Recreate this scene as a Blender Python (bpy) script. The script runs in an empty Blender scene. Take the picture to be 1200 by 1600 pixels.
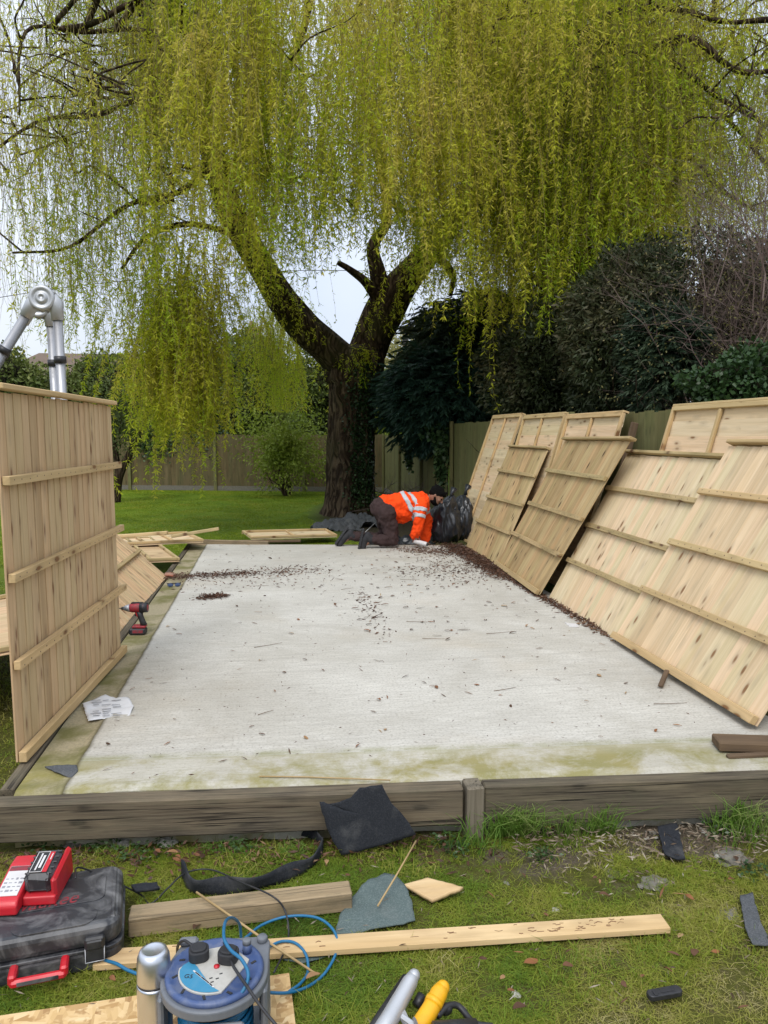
import bpy, math, random
import numpy as np
from mathutils import Vector, Matrix, noise as mnoise
random.seed(7); RNG = np.random.default_rng(7)
R = math.radians
S = bpy.context.scene
COL = S.collection
# ------------------------------------------------------------------ camera
FPX, PX0, PY0, EYE = 1180.0, 600.0, 800.0, 1.5
YAW, PITCH = R(8.5), R(5.8)
cam_d = bpy.data.cameras.new('camera'); cam = bpy.data.objects.new('camera', cam_d); COL.objects.link(cam)
cam_d.sensor_fit = 'VERTICAL'; cam_d.sensor_height = 36; cam_d.lens = 36 * FPX / 1600
cam_d.clip_start = 0.05; cam_d.clip_end = 3000
cam.location = (0, 0, EYE); cam.rotation_euler = (math.pi / 2 - PITCH, 0, -YAW)
S.camera = cam
# ------------------------------------------------------------------ sky, sun, exposure
SUN_EL, SUN_AZ = R(52), R(200)      # high, veiled, behind the camera and to its left
W = bpy.data.worlds.new('World'); S.world = W; W.use_nodes = True
nt = W.node_tree; nt.nodes.clear()
wo = nt.nodes.new('ShaderNodeOutputWorld'); bg = nt.nodes.new('ShaderNodeBackground')
sky = nt.nodes.new('ShaderNodeTexSky'); sky.sky_type = 'NISHITA'; sky.sun_disc = False
sky.sun_elevation = SUN_EL; sky.sun_rotation = SUN_AZ; sky.air_density = 1.0; sky.dust_density = 2.0
tc = nt.nodes.new('ShaderNodeTexCoord'); sep = nt.nodes.new('ShaderNodeSeparateXYZ')
nt.links.new(tc.outputs['Generated'], sep.inputs[0])
nz = nt.nodes.new('ShaderNodeTexNoise'); nz.inputs['Scale'].default_value = 3.0; nz.inputs['Detail'].default_value = 6
nt.links.new(tc.outputs['Generated'], nz.inputs['Vector'])
rmp = nt.nodes.new('ShaderNodeValToRGB')
rmp.color_ramp.elements[0].position = 0.3; rmp.color_ramp.elements[0].color = (6.6, 7.5, 9.2, 1)
rmp.color_ramp.elements[1].position = 0.7; rmp.color_ramp.elements[1].color = (8.8, 9.3, 10.2, 1)
nt.links.new(nz.outputs['Fac'], rmp.inputs[0])
mp = nt.nodes.new('ShaderNodeMapRange'); mp.inputs['From Min'].default_value = 0; mp.inputs['From Max'].default_value = 1
mp.inputs['To Min'].default_value = 0.92; mp.inputs['To Max'].default_value = 1.9
nt.links.new(sep.outputs['Z'], mp.inputs['Value'])
mul = nt.nodes.new('ShaderNodeVectorMath'); mul.operation = 'SCALE'
nt.links.new(rmp.outputs['Color'], mul.inputs[0]); nt.links.new(mp.outputs['Result'], mul.inputs['Scale'])
mx = nt.nodes.new('ShaderNodeMix'); mx.data_type = 'RGBA'; mx.inputs['Factor'].default_value = 0.82
nt.links.new(sky.outputs[0], mx.inputs['A']); nt.links.new(mul.outputs[0], mx.inputs['B'])
nt.links.new(mx.outputs['Result'], bg.inputs['Color']); bg.inputs['Strength'].default_value = 0.085
nt.links.new(bg.outputs[0], wo.inputs['Surface'])
sd = bpy.data.lights.new('sun', 'SUN'); sd.energy = 1.5; sd.angle = R(25); sd.color = (1.0, 0.96, 0.9)
sun = bpy.data.objects.new('sun', sd); COL.objects.link(sun)
sdir = Vector((math.sin(SUN_AZ) * math.cos(SUN_EL), math.cos(SUN_AZ) * math.cos(SUN_EL), math.sin(SUN_EL)))
sun.rotation_euler = sdir.to_track_quat('Z', 'Y').to_euler(); sun.location = (0, 0, 20)
S.view_settings.view_transform = 'Standard'; S.view_settings.look = 'None'
S.view_settings.exposure = 0.38; S.view_settings.gamma = 1.0
S.cycles.max_bounces = 6; S.cycles.diffuse_bounces = 3; S.cycles.transparent_max_bounces = 8

# ------------------------------------------------------------------ survey helpers: a measured sight line -> a place
_f = np.array([math.sin(YAW) * math.cos(PITCH), math.cos(YAW) * math.cos(PITCH), -math.sin(PITCH)])
_r = np.array([math.cos(YAW), -math.sin(YAW), 0.0]); _u = np.cross(_r, _f); _C = np.array([0, 0, EYE])
def ray(x, y): return _f + _r * (x - PX0) / FPX - _u * (y - PY0) / FPX
def G(x, y, z=0.0):
    r = ray(x, y); return _C + r * ((z - EYE) / r[2])
def A(x, y, Y):
    r = ray(x, y); return _C + r * (Y / r[1])
GZ = -0.25
# ------------------------------------------------------------------ object helpers
def tag(o, label=None, cat=None, group=None, kind=None):
    if label: o['label'] = label
    if cat: o['category'] = cat
    if group: o['group'] = group
    if kind: o['kind'] = kind
    return o
def empty(name, loc, label, cat, group=None, rz=0.0, mat=None):
    o = bpy.data.objects.new(name, None); COL.objects.link(o); o.empty_display_size = 0.1
    if mat is not None: o.matrix_world = mat
    else: o.location = loc; o.rotation_euler = (0, 0, rz)
    return tag(o, label, cat, group)
def frame_mat(o, x, z):
    x = Vector(x).normalized(); z = Vector(z); z = (z - x * z.dot(x)).normalized(); y = z.cross(x)
    m = Matrix((x, y, z)).transposed().to_4x4(); m.translation = Vector(o); return m
class MB:
    def __init__(s): s.v = []; s.f = []; s.gc = []; s.rn = []; s.mi = []; s.cur = 0
    def add(s, vs, fs, gc=None, rnd=None):
        n = len(s.v); rnd = random.random() if rnd is None else rnd
        s.v += [tuple(p) for p in vs]; s.f += [tuple(i + n for i in f) for f in fs]; s.mi += [s.cur] * len(fs)
        s.gc += [tuple(p) for p in (gc if gc is not None else vs)]; s.rn += [rnd] * len(vs)
    def box(s, c, size, rot=None, ch=0.0, long=None, jit=0.0, rnd=None):
        """chamfered box; grain runs along its longest side"""
        h = [d / 2 for d in size]; ch = min(ch, min(h) * 0.9)
        loc = []
        if ch <= 0:
            loc = [Vector((x * h[0], y * h[1], z * h[2])) for x in (-1, 1) for y in (-1, 1) for z in (-1, 1)]
            fs = [(0, 1, 3, 2), (4, 6, 7, 5), (0, 4, 5, 1), (2, 3, 7, 6), (0, 2, 6, 4), (1, 5, 7, 3)]
        else:
            idx = {}
            for x in (-1, 1):
                for y in (-1, 1):
                    for z in (-1, 1):
                        for a in range(3):
                            p = [x * (h[0] - ch), y * (h[1] - ch), z * (h[2] - ch)]
                            p[a] = (x, y, z)[a] * h[a]
                            idx[(x, y, z, a)] = len(loc); loc.append(Vector(p))
            fs = []
            for a in range(3):
                b, c2 = (a + 1) % 3, (a + 2) % 3
                for sg in (-1, 1):
                    q = []
                    for (u, w) in ((-1, -1), (1, -1), (1, 1), (-1, 1)):
                        k = [0, 0, 0]; k[a] = sg; k[b] = u; k[c2] = w; q.append(idx[(*k, a)])
                    fs.append(tuple(q) if sg > 0 else tuple(q[::-1]))
                for u in (-1, 1):
                    for w in (-1, 1):
                        def K(t, ax):
                            k = [0, 0, 0]; k[a] = t; k[b] = u; k[c2] = w; return idx[(*k, ax)]
                        q = (K(-1, b), K(1, b), K(1, c2), K(-1, c2))
                        fs.append(q if u * w > 0 else q[::-1])
            for x in (-1, 1):
                for y in (-1, 1):
                    for z in (-1, 1):
                        q = (idx[(x, y, z, 0)], idx[(x, y, z, 1)], idx[(x, y, z, 2)])
                        fs.append(q if x * y * z > 0 else q[::-1])
        if jit: loc = [p + Vector((random.uniform(-jit, jit), random.uniform(-jit, jit), random.uniform(-jit, jit))) for p in loc]
        L = long if long is not None else max(range(3), key=lambda i: size[i])
        o = [(L + 0) % 3, (L + 1) % 3, (L + 2) % 3]; off = random.uniform(0, 40)
        if size[o[1]] < size[o[2]]: o[1], o[2] = o[2], o[1]
        gc = [(p[o[0]] + off, p[o[1]], p[o[2]]) for p in loc]
        c = Vector(c)
        if rot is not None: loc = [rot @ p for p in loc]
        s.add([p + c for p in loc], fs, gc, rnd)
    def tube(s, pts, rad, n=10, caps=True, rnd=None, bump=0.0, bs=3.0):
        pts = [Vector(p) for p in pts]; m = len(pts)
        if not hasattr(rad, '__len__'): rad = [rad] * m
        vs = []; gc = []; fs = []; T0 = (pts[1] - pts[0]).normalized()
        N = T0.orthogonal().normalized(); d = 0
        for i, p in enumerate(pts):
            T = (pts[min(i + 1, m - 1)] - pts[max(i - 1, 0)]).normalized()
            N = (N - T * N.dot(T)).normalized(); B = T.cross(N)
            if i: d += (p - pts[i - 1]).length
            for k in range(n):
                a = 2 * math.pi * k / n; rr = rad[i]
                dirv = N * math.cos(a) + B * math.sin(a)
                if bump: rr *= 1 + bump * mnoise.noise(Vector((math.cos(a) * bs, math.sin(a) * bs, d / max(rad[0], 1e-3) * 0.35)))
                vs.append(p + dirv * rr); gc.append((d, a * rad[i], 0))
        for i in range(m - 1):
            for k in range(n):
                k2 = (k + 1) % n; fs.append((i * n + k, i * n + k2, (i + 1) * n + k2, (i + 1) * n + k))
        if caps: fs.append(tuple(range(n))[::-1]); fs.append(tuple((m - 1) * n + k for k in range(n)))
        s.add(vs, fs, gc, rnd)
    def lathe(s, prof, n=32, org=(0, 0, 0), mat=None, rnd=None):
        vs = []; fs = []; m = len(prof); org = Vector(org)
        for (r, z) in prof:
            for k in range(n):
                a = 2 * math.pi * k / n; p = Vector((r * math.cos(a), r * math.sin(a), z))
                vs.append((mat @ p if mat is not None else p) + org)
        for i in range(m - 1):
            for k in range(n):
                k2 = (k + 1) % n; fs.append((i * n + k, i * n + k2, (i + 1) * n + k2, (i + 1) * n + k))
        fs.append(tuple(range(n))[::-1]); fs.append(tuple((m - 1) * n + k for k in range(n)))
        s.add(vs, fs, None, rnd)
    def prism(s, poly, z0, z1, mat=None, rnd=None):
        n = len(poly); vs = [Vector((p[0], p[1], z)) for z in (z0, z1) for p in poly]
        gc = [(p.x, p.y, p.z) for p in vs]
        if mat is not None: vs = [mat @ v for v in vs]
        fs = [tuple(range(n))[::-1], tuple(range(n, 2 * n))] + [(i, (i + 1) % n, n + (i + 1) % n, n + i) for i in range(n)]
        s.add(vs, fs, gc, rnd)
    def ball(s, c, r, n=12, sc=(1, 1, 1), rot=None, lump=0.0, ls=3.0, rnd=None):
        vs = []; fs = []; m = n // 2 + 1; c = Vector(c); sd_ = random.uniform(0, 50)
        for i in range(m + 1):
            t = math.pi * i / m
            for k in range(n):
                a = 2 * math.pi * k / n; d = Vector((math.sin(t) * math.cos(a), math.sin(t) * math.sin(a), math.cos(t)))
                rr = r * (1 + (lump * mnoise.noise(d * ls + Vector((sd_, 0, 0))) if lump else 0))
                p = Vector((d.x * rr * sc[0], d.y * rr * sc[1], d.z * rr * sc[2]))
                if rot is not None: p = rot @ p
                vs.append(c + p)
        for i in range(m):
            for k in range(n):
                k2 = (k + 1) % n; fs.append((i * n + k, (i + 1) * n + k, (i + 1) * n + k2, i * n + k2))
        s.add(vs, fs, None, rnd)
    def build(s, name, mats, parent=None, smooth=False, bevel=0.0, subd=0):
        me = bpy.data.meshes.new(name); me.from_pydata(s.v, [], s.f)
        for m in (mats if isinstance(mats, (list, tuple)) else [mats]): me.materials.append(m)
        me.polygons.foreach_set('material_index', s.mi)
        a = me.attributes.new('gc', 'FLOAT_VECTOR', 'POINT'); a.data.foreach_set('vector', np.array(s.gc, dtype=np.float32).ravel())
        b = me.attributes.new('rnd', 'FLOAT', 'POINT'); b.data.foreach_set('value', s.rn)
        if smooth: me.polygons.foreach_set('use_smooth', [True] * len(me.polygons))
        me.validate(); me.update()
        o = bpy.data.objects.new(name, me); COL.objects.link(o)
        if parent is not None: o.parent = parent
        if bevel:
            md = o.modifiers.new('bevel', 'BEVEL'); md.width = bevel; md.segments = 3; md.limit_method = 'ANGLE'; md.angle_limit = R(35)
        if subd:
            md = o.modifiers.new('sub', 'SUBSURF'); md.levels = subd; md.render_levels = subd
        return o
def bulk(name, verts, k, mat, parent=None, rnd=None, smooth=False):
    """many k-gons, verts (N*k,3)"""
    n = len(verts) // k; me = bpy.data.meshes.new(name)
    me.vertices.add(len(verts)); me.vertices.foreach_set('co', np.ascontiguousarray(verts, dtype=np.float32).ravel())
    me.loops.add(n * k); me.loops.foreach_set('vertex_index', np.arange(n * k, dtype=np.int32))
    me.polygons.add(n); me.polygons.foreach_set('loop_start', np.arange(0, n * k, k, dtype=np.int32))
    me.polygons.foreach_set('loop_total', np.full(n, k, dtype=np.int32))
    me.materials.append(mat); me.update(calc_edges=True)
    if rnd is not None:
        b = me.attributes.new('rnd', 'FLOAT', 'POINT'); b.data.foreach_set('value', np.repeat(rnd, k).astype(np.float32))
    o = bpy.data.objects.new(name, me); COL.objects.link(o)
    if parent is not None: o.parent = parent
    return o
def copy_tree(o, parent=None):
    c = o.copy(); COL.objects.link(c); c.parent = parent
    for ch in o.children: copy_tree(ch, c)
    return c
def unit(v): return v / np.maximum(np.linalg.norm(v, axis=1, keepdims=True), 1e-9)
def leaf_quads(P, D, L, Wd, jitter=None):
    """diamond leaves starting at P running along D"""
    n = len(P); D = unit(D); r = unit(np.cross(D, RNG.normal(size=(n, 3))))
    L = np.broadcast_to(L, (n,))[:, None]; Wd = np.broadcast_to(Wd, (n,))[:, None]
    q = np.stack([P, P + D * L * 0.45 + r * Wd * 0.5, P + D * L, P + D * L * 0.45 - r * Wd * 0.5], axis=1)
    return q.reshape(-1, 3)
def smooth_path(pts, n=6):
    """Catmull-Rom"""
    P = [np.array(p, float) for p in pts]; P = [2 * P[0] - P[1]] + P + [2 * P[-1] - P[-2]]; out = []
    for i in range(1, len(P) - 2):
        for k in range(n):
            t = k / n; a, b, c, d = P[i - 1:i + 3]
            out.append(0.5 * (2 * b + (c - a) * t + (2 * a - 5 * b + 4 * c - d) * t * t + (3 * b - a - 3 * c + d) * t ** 3))
    out.append(P[-2]); return out
# ------------------------------------------------------------------ materials
class NT:
    def __init__(s, name):
        s.m = bpy.data.materials.new(name); s.m.use_nodes = True; s.t = s.m.node_tree; s.t.nodes.clear()
        s.out = s.n('ShaderNodeOutputMaterial'); s.p = s.n('ShaderNodeBsdfPrincipled'); s.l(s.p.outputs[0], s.out.inputs[0])
    def n(s, k): return s.t.nodes.new(k)
    def l(s, a, b): s.t.links.new(a, b)
    def obj(s): return s.n('ShaderNodeTexCoord').outputs['Object']
    def attr(s, nm, out='Fac'):
        a = s.n('ShaderNodeAttribute'); a.attribute_name = nm; return a.outputs[out]
    def map(s, v, sc=(1, 1, 1), rot=(0, 0, 0), loc=(0, 0, 0)):
        m = s.n('ShaderNodeMapping'); m.inputs['Scale'].default_value = sc; m.inputs['Rotation'].default_value = rot; m.inputs['Location'].default_value = loc
        s.l(v, m.inputs['Vector']); return m.outputs[0]
    def noise(s, v, scale=5, det=5, rough=0.55, dist=0.0):
        m = s.n('ShaderNodeTexNoise'); m.inputs['Scale'].default_value = scale; m.inputs['Detail'].default_value = det
        m.inputs['Roughness'].default_value = rough; m.inputs['Distortion'].default_value = dist
        s.l(v, m.inputs['Vector']); return m.outputs['Fac']
    def voro(s, v, scale=5, feat='F1', out='Distance'):
        m = s.n('ShaderNodeTexVoronoi'); m.feature = feat; m.inputs['Scale'].default_value = scale; s.l(v, m.inputs['Vector']); return m.outputs[out]
    def ramp(s, v, stops, interp='LINEAR'):
        m = s.n('ShaderNodeValToRGB'); e = m.color_ramp.elements; m.color_ramp.interpolation = interp
        while len(e) < len(stops): e.new(0.5)
        for i, (p, c) in enumerate(stops):
            e[i].position = p; e[i].color = (c, c, c, 1) if not hasattr(c, '__len__') else (*c, 1)
        s.l(v, m.inputs[0]); return m.outputs[0]
    def mix(s, f, a, b, mode='MIX'):
        m = s.n('ShaderNodeMix'); m.data_type = 'RGBA'; m.blend_type = mode
        for i, x in (('Factor', f), ('A', a), ('B', b)):
            if isinstance(x, bpy.types.NodeSocket): s.l(x, m.inputs[i])
            elif i == 'Factor': m.inputs[i].default_value = x
            else: m.inputs[i].default_value = (*x, 1) if hasattr(x, '__len__') else (x, x, x, 1)
        return m.outputs['Result']
    def math(s, op, a, b=None, clamp=False):
        m = s.n('ShaderNodeMath'); m.operation = op; m.use_clamp = clamp
        for i, x in enumerate((a, b)):
            if x is None: continue
            if isinstance(x, bpy.types.NodeSocket): s.l(x, m.inputs[i])
            else: m.inputs[i].default_value = x
        return m.outputs[0]
    def bump(s, h, st=0.3, d=0.01):
        m = s.n('ShaderNodeBump'); m.inputs['Strength'].default_value = st; m.inputs['Distance'].default_value = d
        s.l(h, m.inputs['Height']); s.l(m.outputs[0], s.p.inputs['Normal'])
    def col(s, c):
        if isinstance(c, bpy.types.NodeSocket): s.l(c, s.p.inputs['Base Color'])
        else: s.p.inputs['Base Color'].default_value = (*c, 1)
    def rough(s, r, spec=None):
        if isinstance(r, bpy.types.NodeSocket): s.l(r, s.p.inputs['Roughness'])
        else: s.p.inputs['Roughness'].default_value = r
        if spec is not None: s.p.inputs['Specular IOR Level'].default_value = spec
    def translucent(s, c, f=0.35):
        t = s.n('ShaderNodeBsdfTranslucent'); s.l(c, t.inputs['Color']); m = s.n('ShaderNodeMixShader'); m.inputs[0].default_value = f
        s.l(s.p.outputs[0], m.inputs[1]); s.l(t.outputs[0], m.inputs[2]); s.l(m.outputs[0], s.out.inputs[0])

def wood(name, light, mid, knot=(0.12, 0.06, 0.025), stain=None, knots=1.0, rough=0.75, tint=0.35, weather=0.0, wcol=(0.1, 0.09, 0.07), crack=0.0):
    t = NT(name); gc = t.attr('gc', 'Vector'); rn = t.attr('rnd')
    off = t.n('ShaderNodeCombineXYZ'); t.l(t.math('MULTIPLY', rn, 37.0), off.inputs['X']); t.l(t.math('MULTIPLY', rn, 11.0), off.inputs['Y'])
    ad = t.n('ShaderNodeVectorMath'); ad.operation = 'ADD'; t.l(gc, ad.inputs[0]); t.l(off.outputs[0], ad.inputs[1]); v = ad.outputs[0]
    g1 = t.noise(t.map(v, (2.2, 55, 55)), 1.0, 5, 0.6, 0.6); g2 = t.noise(t.map(v, (0.9, 13, 13)), 1.0, 3, 0.5, 1.2)
    base = t.mix(t.ramp(g2, [(0.32, 0.0), (0.68, 1.0)]), light, mid)
    base = t.mix(t.math('MULTIPLY', t.ramp(g1, [(0.45, 0.0), (0.68, 1.0)]), 0.32), base, tuple(c * 0.6 for c in mid))
    hue = t.ramp(rn, [(0.0, (0.68, 0.60, 0.46)), (0.25, (1.05, 1.0, 0.92)), (0.5, (0.88, 0.88, 0.72)), (0.75, (1.12, 0.95, 0.84)), (1.0, (0.80, 0.72, 0.60))])
    base = t.mix(tint, base, t.mix(1.0, base, hue, 'MULTIPLY'))
    if knots > 0:
        d = t.voro(t.map(v, (4.6, 13, 0.001)), 1.0)
        gate = t.ramp(t.noise(t.map(v, (1.5, 4, 0.01)), 1.0, 1), [(0.40, 0.0), (0.45, 1.0)])
        k = t.math('MULTIPLY', t.ramp(d, [(0.10, 1.0), (0.20, 0.0)]), gate)
        halo = t.math('MULTIPLY', t.math('MULTIPLY', t.ramp(d, [(0.12, 1.0), (0.42, 0.0)]), gate), 0.55)
        base = t.mix(halo, base, tuple(c * 0.6 for c in mid)); base = t.mix(t.math('MULTIPLY', k, knots), base, knot)
    if stain is not None:
        sm = t.ramp(t.noise(t.map(v, (1.6, 6, 6)), 1.3, 4), [(0.5, 0.0), (0.72, 1.0)])
        base = t.mix(t.math('MULTIPLY', sm, 0.6), base, stain)
    if weather > 0:
        wm = t.ramp(t.noise(t.map(v, (1.1, 5, 5)), 1.6, 6, 0.65), [(0.35, 0.0), (0.65, 1.0)])
        base = t.mix(t.math('MULTIPLY', wm, weather), base, wcol)
    hgt = g1
    if crack > 0:
        fine = t.noise(t.map(v, (3.5, 160, 160)), 1.0, 4, 0.7); base = t.mix(t.math('MULTIPLY', t.ramp(fine, [(0.42, 0.0), (0.62, 1.0)]), 0.4), base, tuple(c_ * 1.15 for c_ in light))
        ckn = t.noise(t.map(v, (1.6, 75, 75)), 1.0, 3, 0.5, 0.8); ck_ = t.ramp(ckn, [(0.60, 0.0), (0.66, 1.0)]); base = t.mix(t.math('MULTIPLY', ck_, crack), base, (0.012, 0.010, 0.008))
        bl = t.ramp(t.noise(t.map(v, (2.5, 9, 9)), 1.5, 7, 0.75), [(0.5, 0.0), (0.6, 1.0)]); base = t.mix(t.math('MULTIPLY', bl, 0.4), base, (0.105, 0.095, 0.06)); hgt = t.math('SUBTRACT', g1, t.math('MULTIPLY', ck_, 0.8))
    t.col(base); t.rough(rough, 0.25); t.bump(hgt, 0.5 if crack else 0.35, 0.004); return t.m
def plastic(name, c, rough=0.45, dirt=0.0, dirtc=(0.35, 0.33, 0.3), ds=9, metal=0.0, bump=0.0, spec=0.5):
    t = NT(name); o = t.obj(); n1 = t.noise(o, ds, 7, 0.62, 0.8)
    cc = t.mix(t.math('MULTIPLY', t.ramp(n1, [(0.45, 0.0), (0.72, 1.0)]), dirt), c, dirtc)
    t.col(cc); t.p.inputs['Metallic'].default_value = metal
    t.rough(t.ramp(n1, [(0.3, max(rough - 0.08, 0.03)), (0.8, min(rough + 0.22, 1.0))]), spec)
    if bump: t.bump(t.noise(o, 60, 3), bump, 0.002)
    return t.m
def leafmat(name, stops, trans=0.3, rough=0.55, ns=0.6):
    t = NT(name); rn = t.attr('rnd'); n = t.noise(t.obj(), ns, 3)
    f = t.math('ADD', t.math('MULTIPLY', rn, 0.6), t.math('MULTIPLY', t.math('SUBTRACT', n, 0.5), 1.3)); f = t.math('ADD', f, 0.2, True)
    c = t.ramp(f, stops); t.col(c); t.rough(rough, 0.25)
    if trans: t.translucent(c, trans)
    return t.m
M = {}
M['panel'] = wood('new_softwood', (0.74, 0.62, 0.44), (0.65, 0.52, 0.34), (0.24, 0.13, 0.06), tint=0.75)
M['panel_pink'] = wood('new_softwood_dry', (0.61, 0.46, 0.29), (0.51, 0.37, 0.22), (0.24, 0.13, 0.065), tint=0.6)
M['panel_damp'] = wood('softwood_green_treated', (0.54, 0.42, 0.24), (0.42, 0.31, 0.165), (0.06, 0.03, 0.014), stain=(0.22, 0.135, 0.06), tint=0.9)
M['rail'] = wood('treated_rail', (0.50, 0.385, 0.205), (0.40, 0.30, 0.15), (0.12, 0.06, 0.03), tint=0.4, stain=(0.2, 0.16, 0.07))
M['rail_new'] = wood('pale_rail', (0.60, 0.45, 0.245), (0.50, 0.365, 0.185), (0.2, 0.1, 0.04), tint=0.4)
M['sleeper'] = wood('weathered_sleeper', (0.20, 0.165, 0.11), (0.10, 0.08, 0.055), (0.02, 0.016, 0.011), stain=(0.028, 0.024, 0.019), weather=0.9, wcol=(0.05, 0.042, 0.033), tint=0.4, rough=0.9, crack=0.9)
M['oldtimber'] = wood('old_dark_timber', (0.22, 0.15, 0.09), (0.12, 0.08, 0.05), (0.03, 0.02, 0.015), weather=0.5, wcol=(0.07, 0.05, 0.035), rough=0.85)
M['greypost'] = wood('grey_weathered_post', (0.21, 0.18, 0.135), (0.13, 0.11, 0.08), (0.05, 0.04, 0.03), weather=0.6, wcol=(0.16, 0.14, 0.10), tint=0.3, rough=0.9, crack=0.7)
M['batten'] = wood('clean_batten', (0.68, 0.50, 0.28), (0.58, 0.40, 0.20), (0.2, 0.1, 0.04), knots=0.8, stain=(0.30, 0.18, 0.09), tint=0.2)
M['post'] = wood('grey_brown_post', (0.36, 0.27, 0.16), (0.26, 0.19, 0.11), (0.1, 0.06, 0.035), weather=0.35, wcol=(0.20, 0.165, 0.11), tint=0.3, crack=0.4)
M['fence'] = wood('old_fence_board', (0.19, 0.15, 0.085), (0.12, 0.09, 0.05), (0.03, 0.025, 0.015), weather=0.5, wcol=(0.065, 0.078, 0.032), tint=0.9, rough=0.9, knots=0.3)
M['fence_side'] = wood('green_stained_fence', (0.20, 0.19, 0.085), (0.145, 0.135, 0.06), (0.05, 0.045, 0.02), weather=0.5, wcol=(0.12, 0.135, 0.048), tint=0.6, rough=0.9, knots=0.3)

def mk_slab():
    t = NT('concrete'); o = t.obj(); sx = t.n('ShaderNodeSeparateXYZ'); t.l(o, sx.inputs[0]); x, y = sx.outputs[0], sx.outputs[1]
    n1 = t.noise(o, 1.3, 6, 0.6); n2 = t.noise(t.map(o, (6, 90, 6)), 1.0, 4); n3 = t.noise(o, 70, 4, 0.7); n4 = t.noise(o, 5, 6, 0.65, 0.5)
    c = t.mix(t.ramp(n1, [(0.35, 0.0), (0.65, 1.0)]), (0.50, 0.475, 0.415), (0.60, 0.575, 0.51))
    c = t.mix(t.math('MULTIPLY', t.ramp(n2, [(0.4, 0.0), (0.62, 1.0)]), 0.4), c, (0.32, 0.30, 0.255))
    c = t.mix(t.math('MULTIPLY', t.ramp(n3, [(0.5, 0.0), (0.66, 1.0)]), 0.6), c, (0.25, 0.23, 0.19))
    c = t.mix(t.math('MULTIPLY', t.ramp(t.noise(t.map(o, loc=(9, 3, 0)), 0.9, 5, 0.6), [(0.55, 0.0), (0.75, 1.0)]), 0.35), c, (0.43, 0.35, 0.24))
    dp = t.ramp(t.noise(t.map(o, (1, 1, 1), loc=(2, 7, 0)), 0.55, 7, 0.68, 0.7), [(0.44, 0.0), (0.52, 1.0), (0.54, 1.0), (0.6, 0.0)]); c = t.mix(t.math('MULTIPLY', dp, 0.22), c, (0.30, 0.27, 0.21))
    tr_ = t.ramp(t.noise(t.map(o, (0.5, 16, 1), (0, 0, 0.07)), 1.0, 3, 0.5, 0.6), [(0.58, 0.0), (0.64, 1.0)]); c = t.mix(t.math('MULTIPLY', tr_, 0.18), c, (0.30, 0.28, 0.24))
    # margins poured later: gritty yellowish strip along the left and along the front
    wob = t.math('MULTIPLY', t.math('SUBTRACT', n4, 0.5), 0.03)
    fr = t.math('ADD', t.math('ADD', y, t.math('MULTIPLY', x, 0.075)), wob)       # slab front runs slightly askew
    leftm = t.ramp(t.math('ADD', x, wob), [(0.0, 1.0), (0.001, 0.0)]); leftm = t.math('LESS_THAN', t.math('ADD', x, wob), -0.895)
    grit = t.ramp(n3, [(0.35, (0.24, 0.20, 0.115)), (0.7, (0.40, 0.335, 0.20))])
    c = t.mix(t.math('MULTIPLY', leftm, 0.9), c, grit)
    frm = t.math('LESS_THAN', fr, 3.47)
    c = t.mix(t.math('MULTIPLY', frm, 0.22), c, t.ramp(n3, [(0.3, (0.26, 0.23, 0.13)), (0.7, (0.50, 0.455, 0.31))]))
    # moss and algae
    mo = t.ramp(n4, [(0.44, 0.0), (0.62, 1.0)])
    band = t.ramp(t.math('ABSOLUTE', t.math('SUBTRACT', fr, 3.49)), [(0.0, 1.0), (0.05, 0.0)])
    c = t.mix(t.math('MULTIPLY', t.math('MULTIPLY', band, t.ramp(n4, [(0.4, 0.1), (0.6, 1.0)])), 0.6), c, (0.20, 0.20, 0.055))
    edge = t.ramp(fr, [(3.17 / 4, 1.0), (3.27 / 4, 0.0)]);
    mr = t.n('ShaderNodeMapRange'); t.l(fr, mr.inputs[0]); mr.inputs[1].default_value = 3.5; mr.inputs[2].default_value = 3.2; mr.inputs[3].default_value = 0; mr.inputs[4].default_value = 1
    pt = t.ramp(t.noise(t.map(o, loc=(5, 5, 0)), 2.2, 7, 0.7, 0.4), [(0.42, 0.0), (0.56, 1.0)]); c = t.mix(t.math('MULTIPLY', t.math('MULTIPLY', t.ramp(mr.outputs[0], [(0.0, 0.35), (0.5, 1.0)]), pt), t.math('MULTIPLY', frm, 0.82)), c, t.mix(t.noise(o, 3, 3), (0.33, 0.26, 0.08), (0.14, 0.15, 0.03)))
    lm = t.math('MULTIPLY', leftm, t.ramp(t.noise(t.map(o, loc=(3, 1, 0)), 3.2, 5, 0.6), [(0.42, 0.0), (0.62, 1.0)]))
    c = t.mix(t.math('MULTIPLY', lm, 0.85), c, (0.13, 0.125, 0.035))
    # dirt along the left joint and a crack-like brown seep
    jt = t.ramp(t.math('ABSOLUTE', t.math('ADD', t.math('ADD', x, wob), 0.895)), [(0.0, 1.0), (0.018, 0.0)])
    c = t.mix(t.math('MULTIPLY', jt, 0.75), c, (0.07, 0.06, 0.03))
    t.col(c); t.rough(0.92, 0.2)
    t.bump(t.math('ADD', t.math('MULTIPLY', n3, 0.7), t.math('MULTIPLY', n2, 0.6)), 0.35, 0.004); return t.m
M['slab'] = mk_slab()
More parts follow.
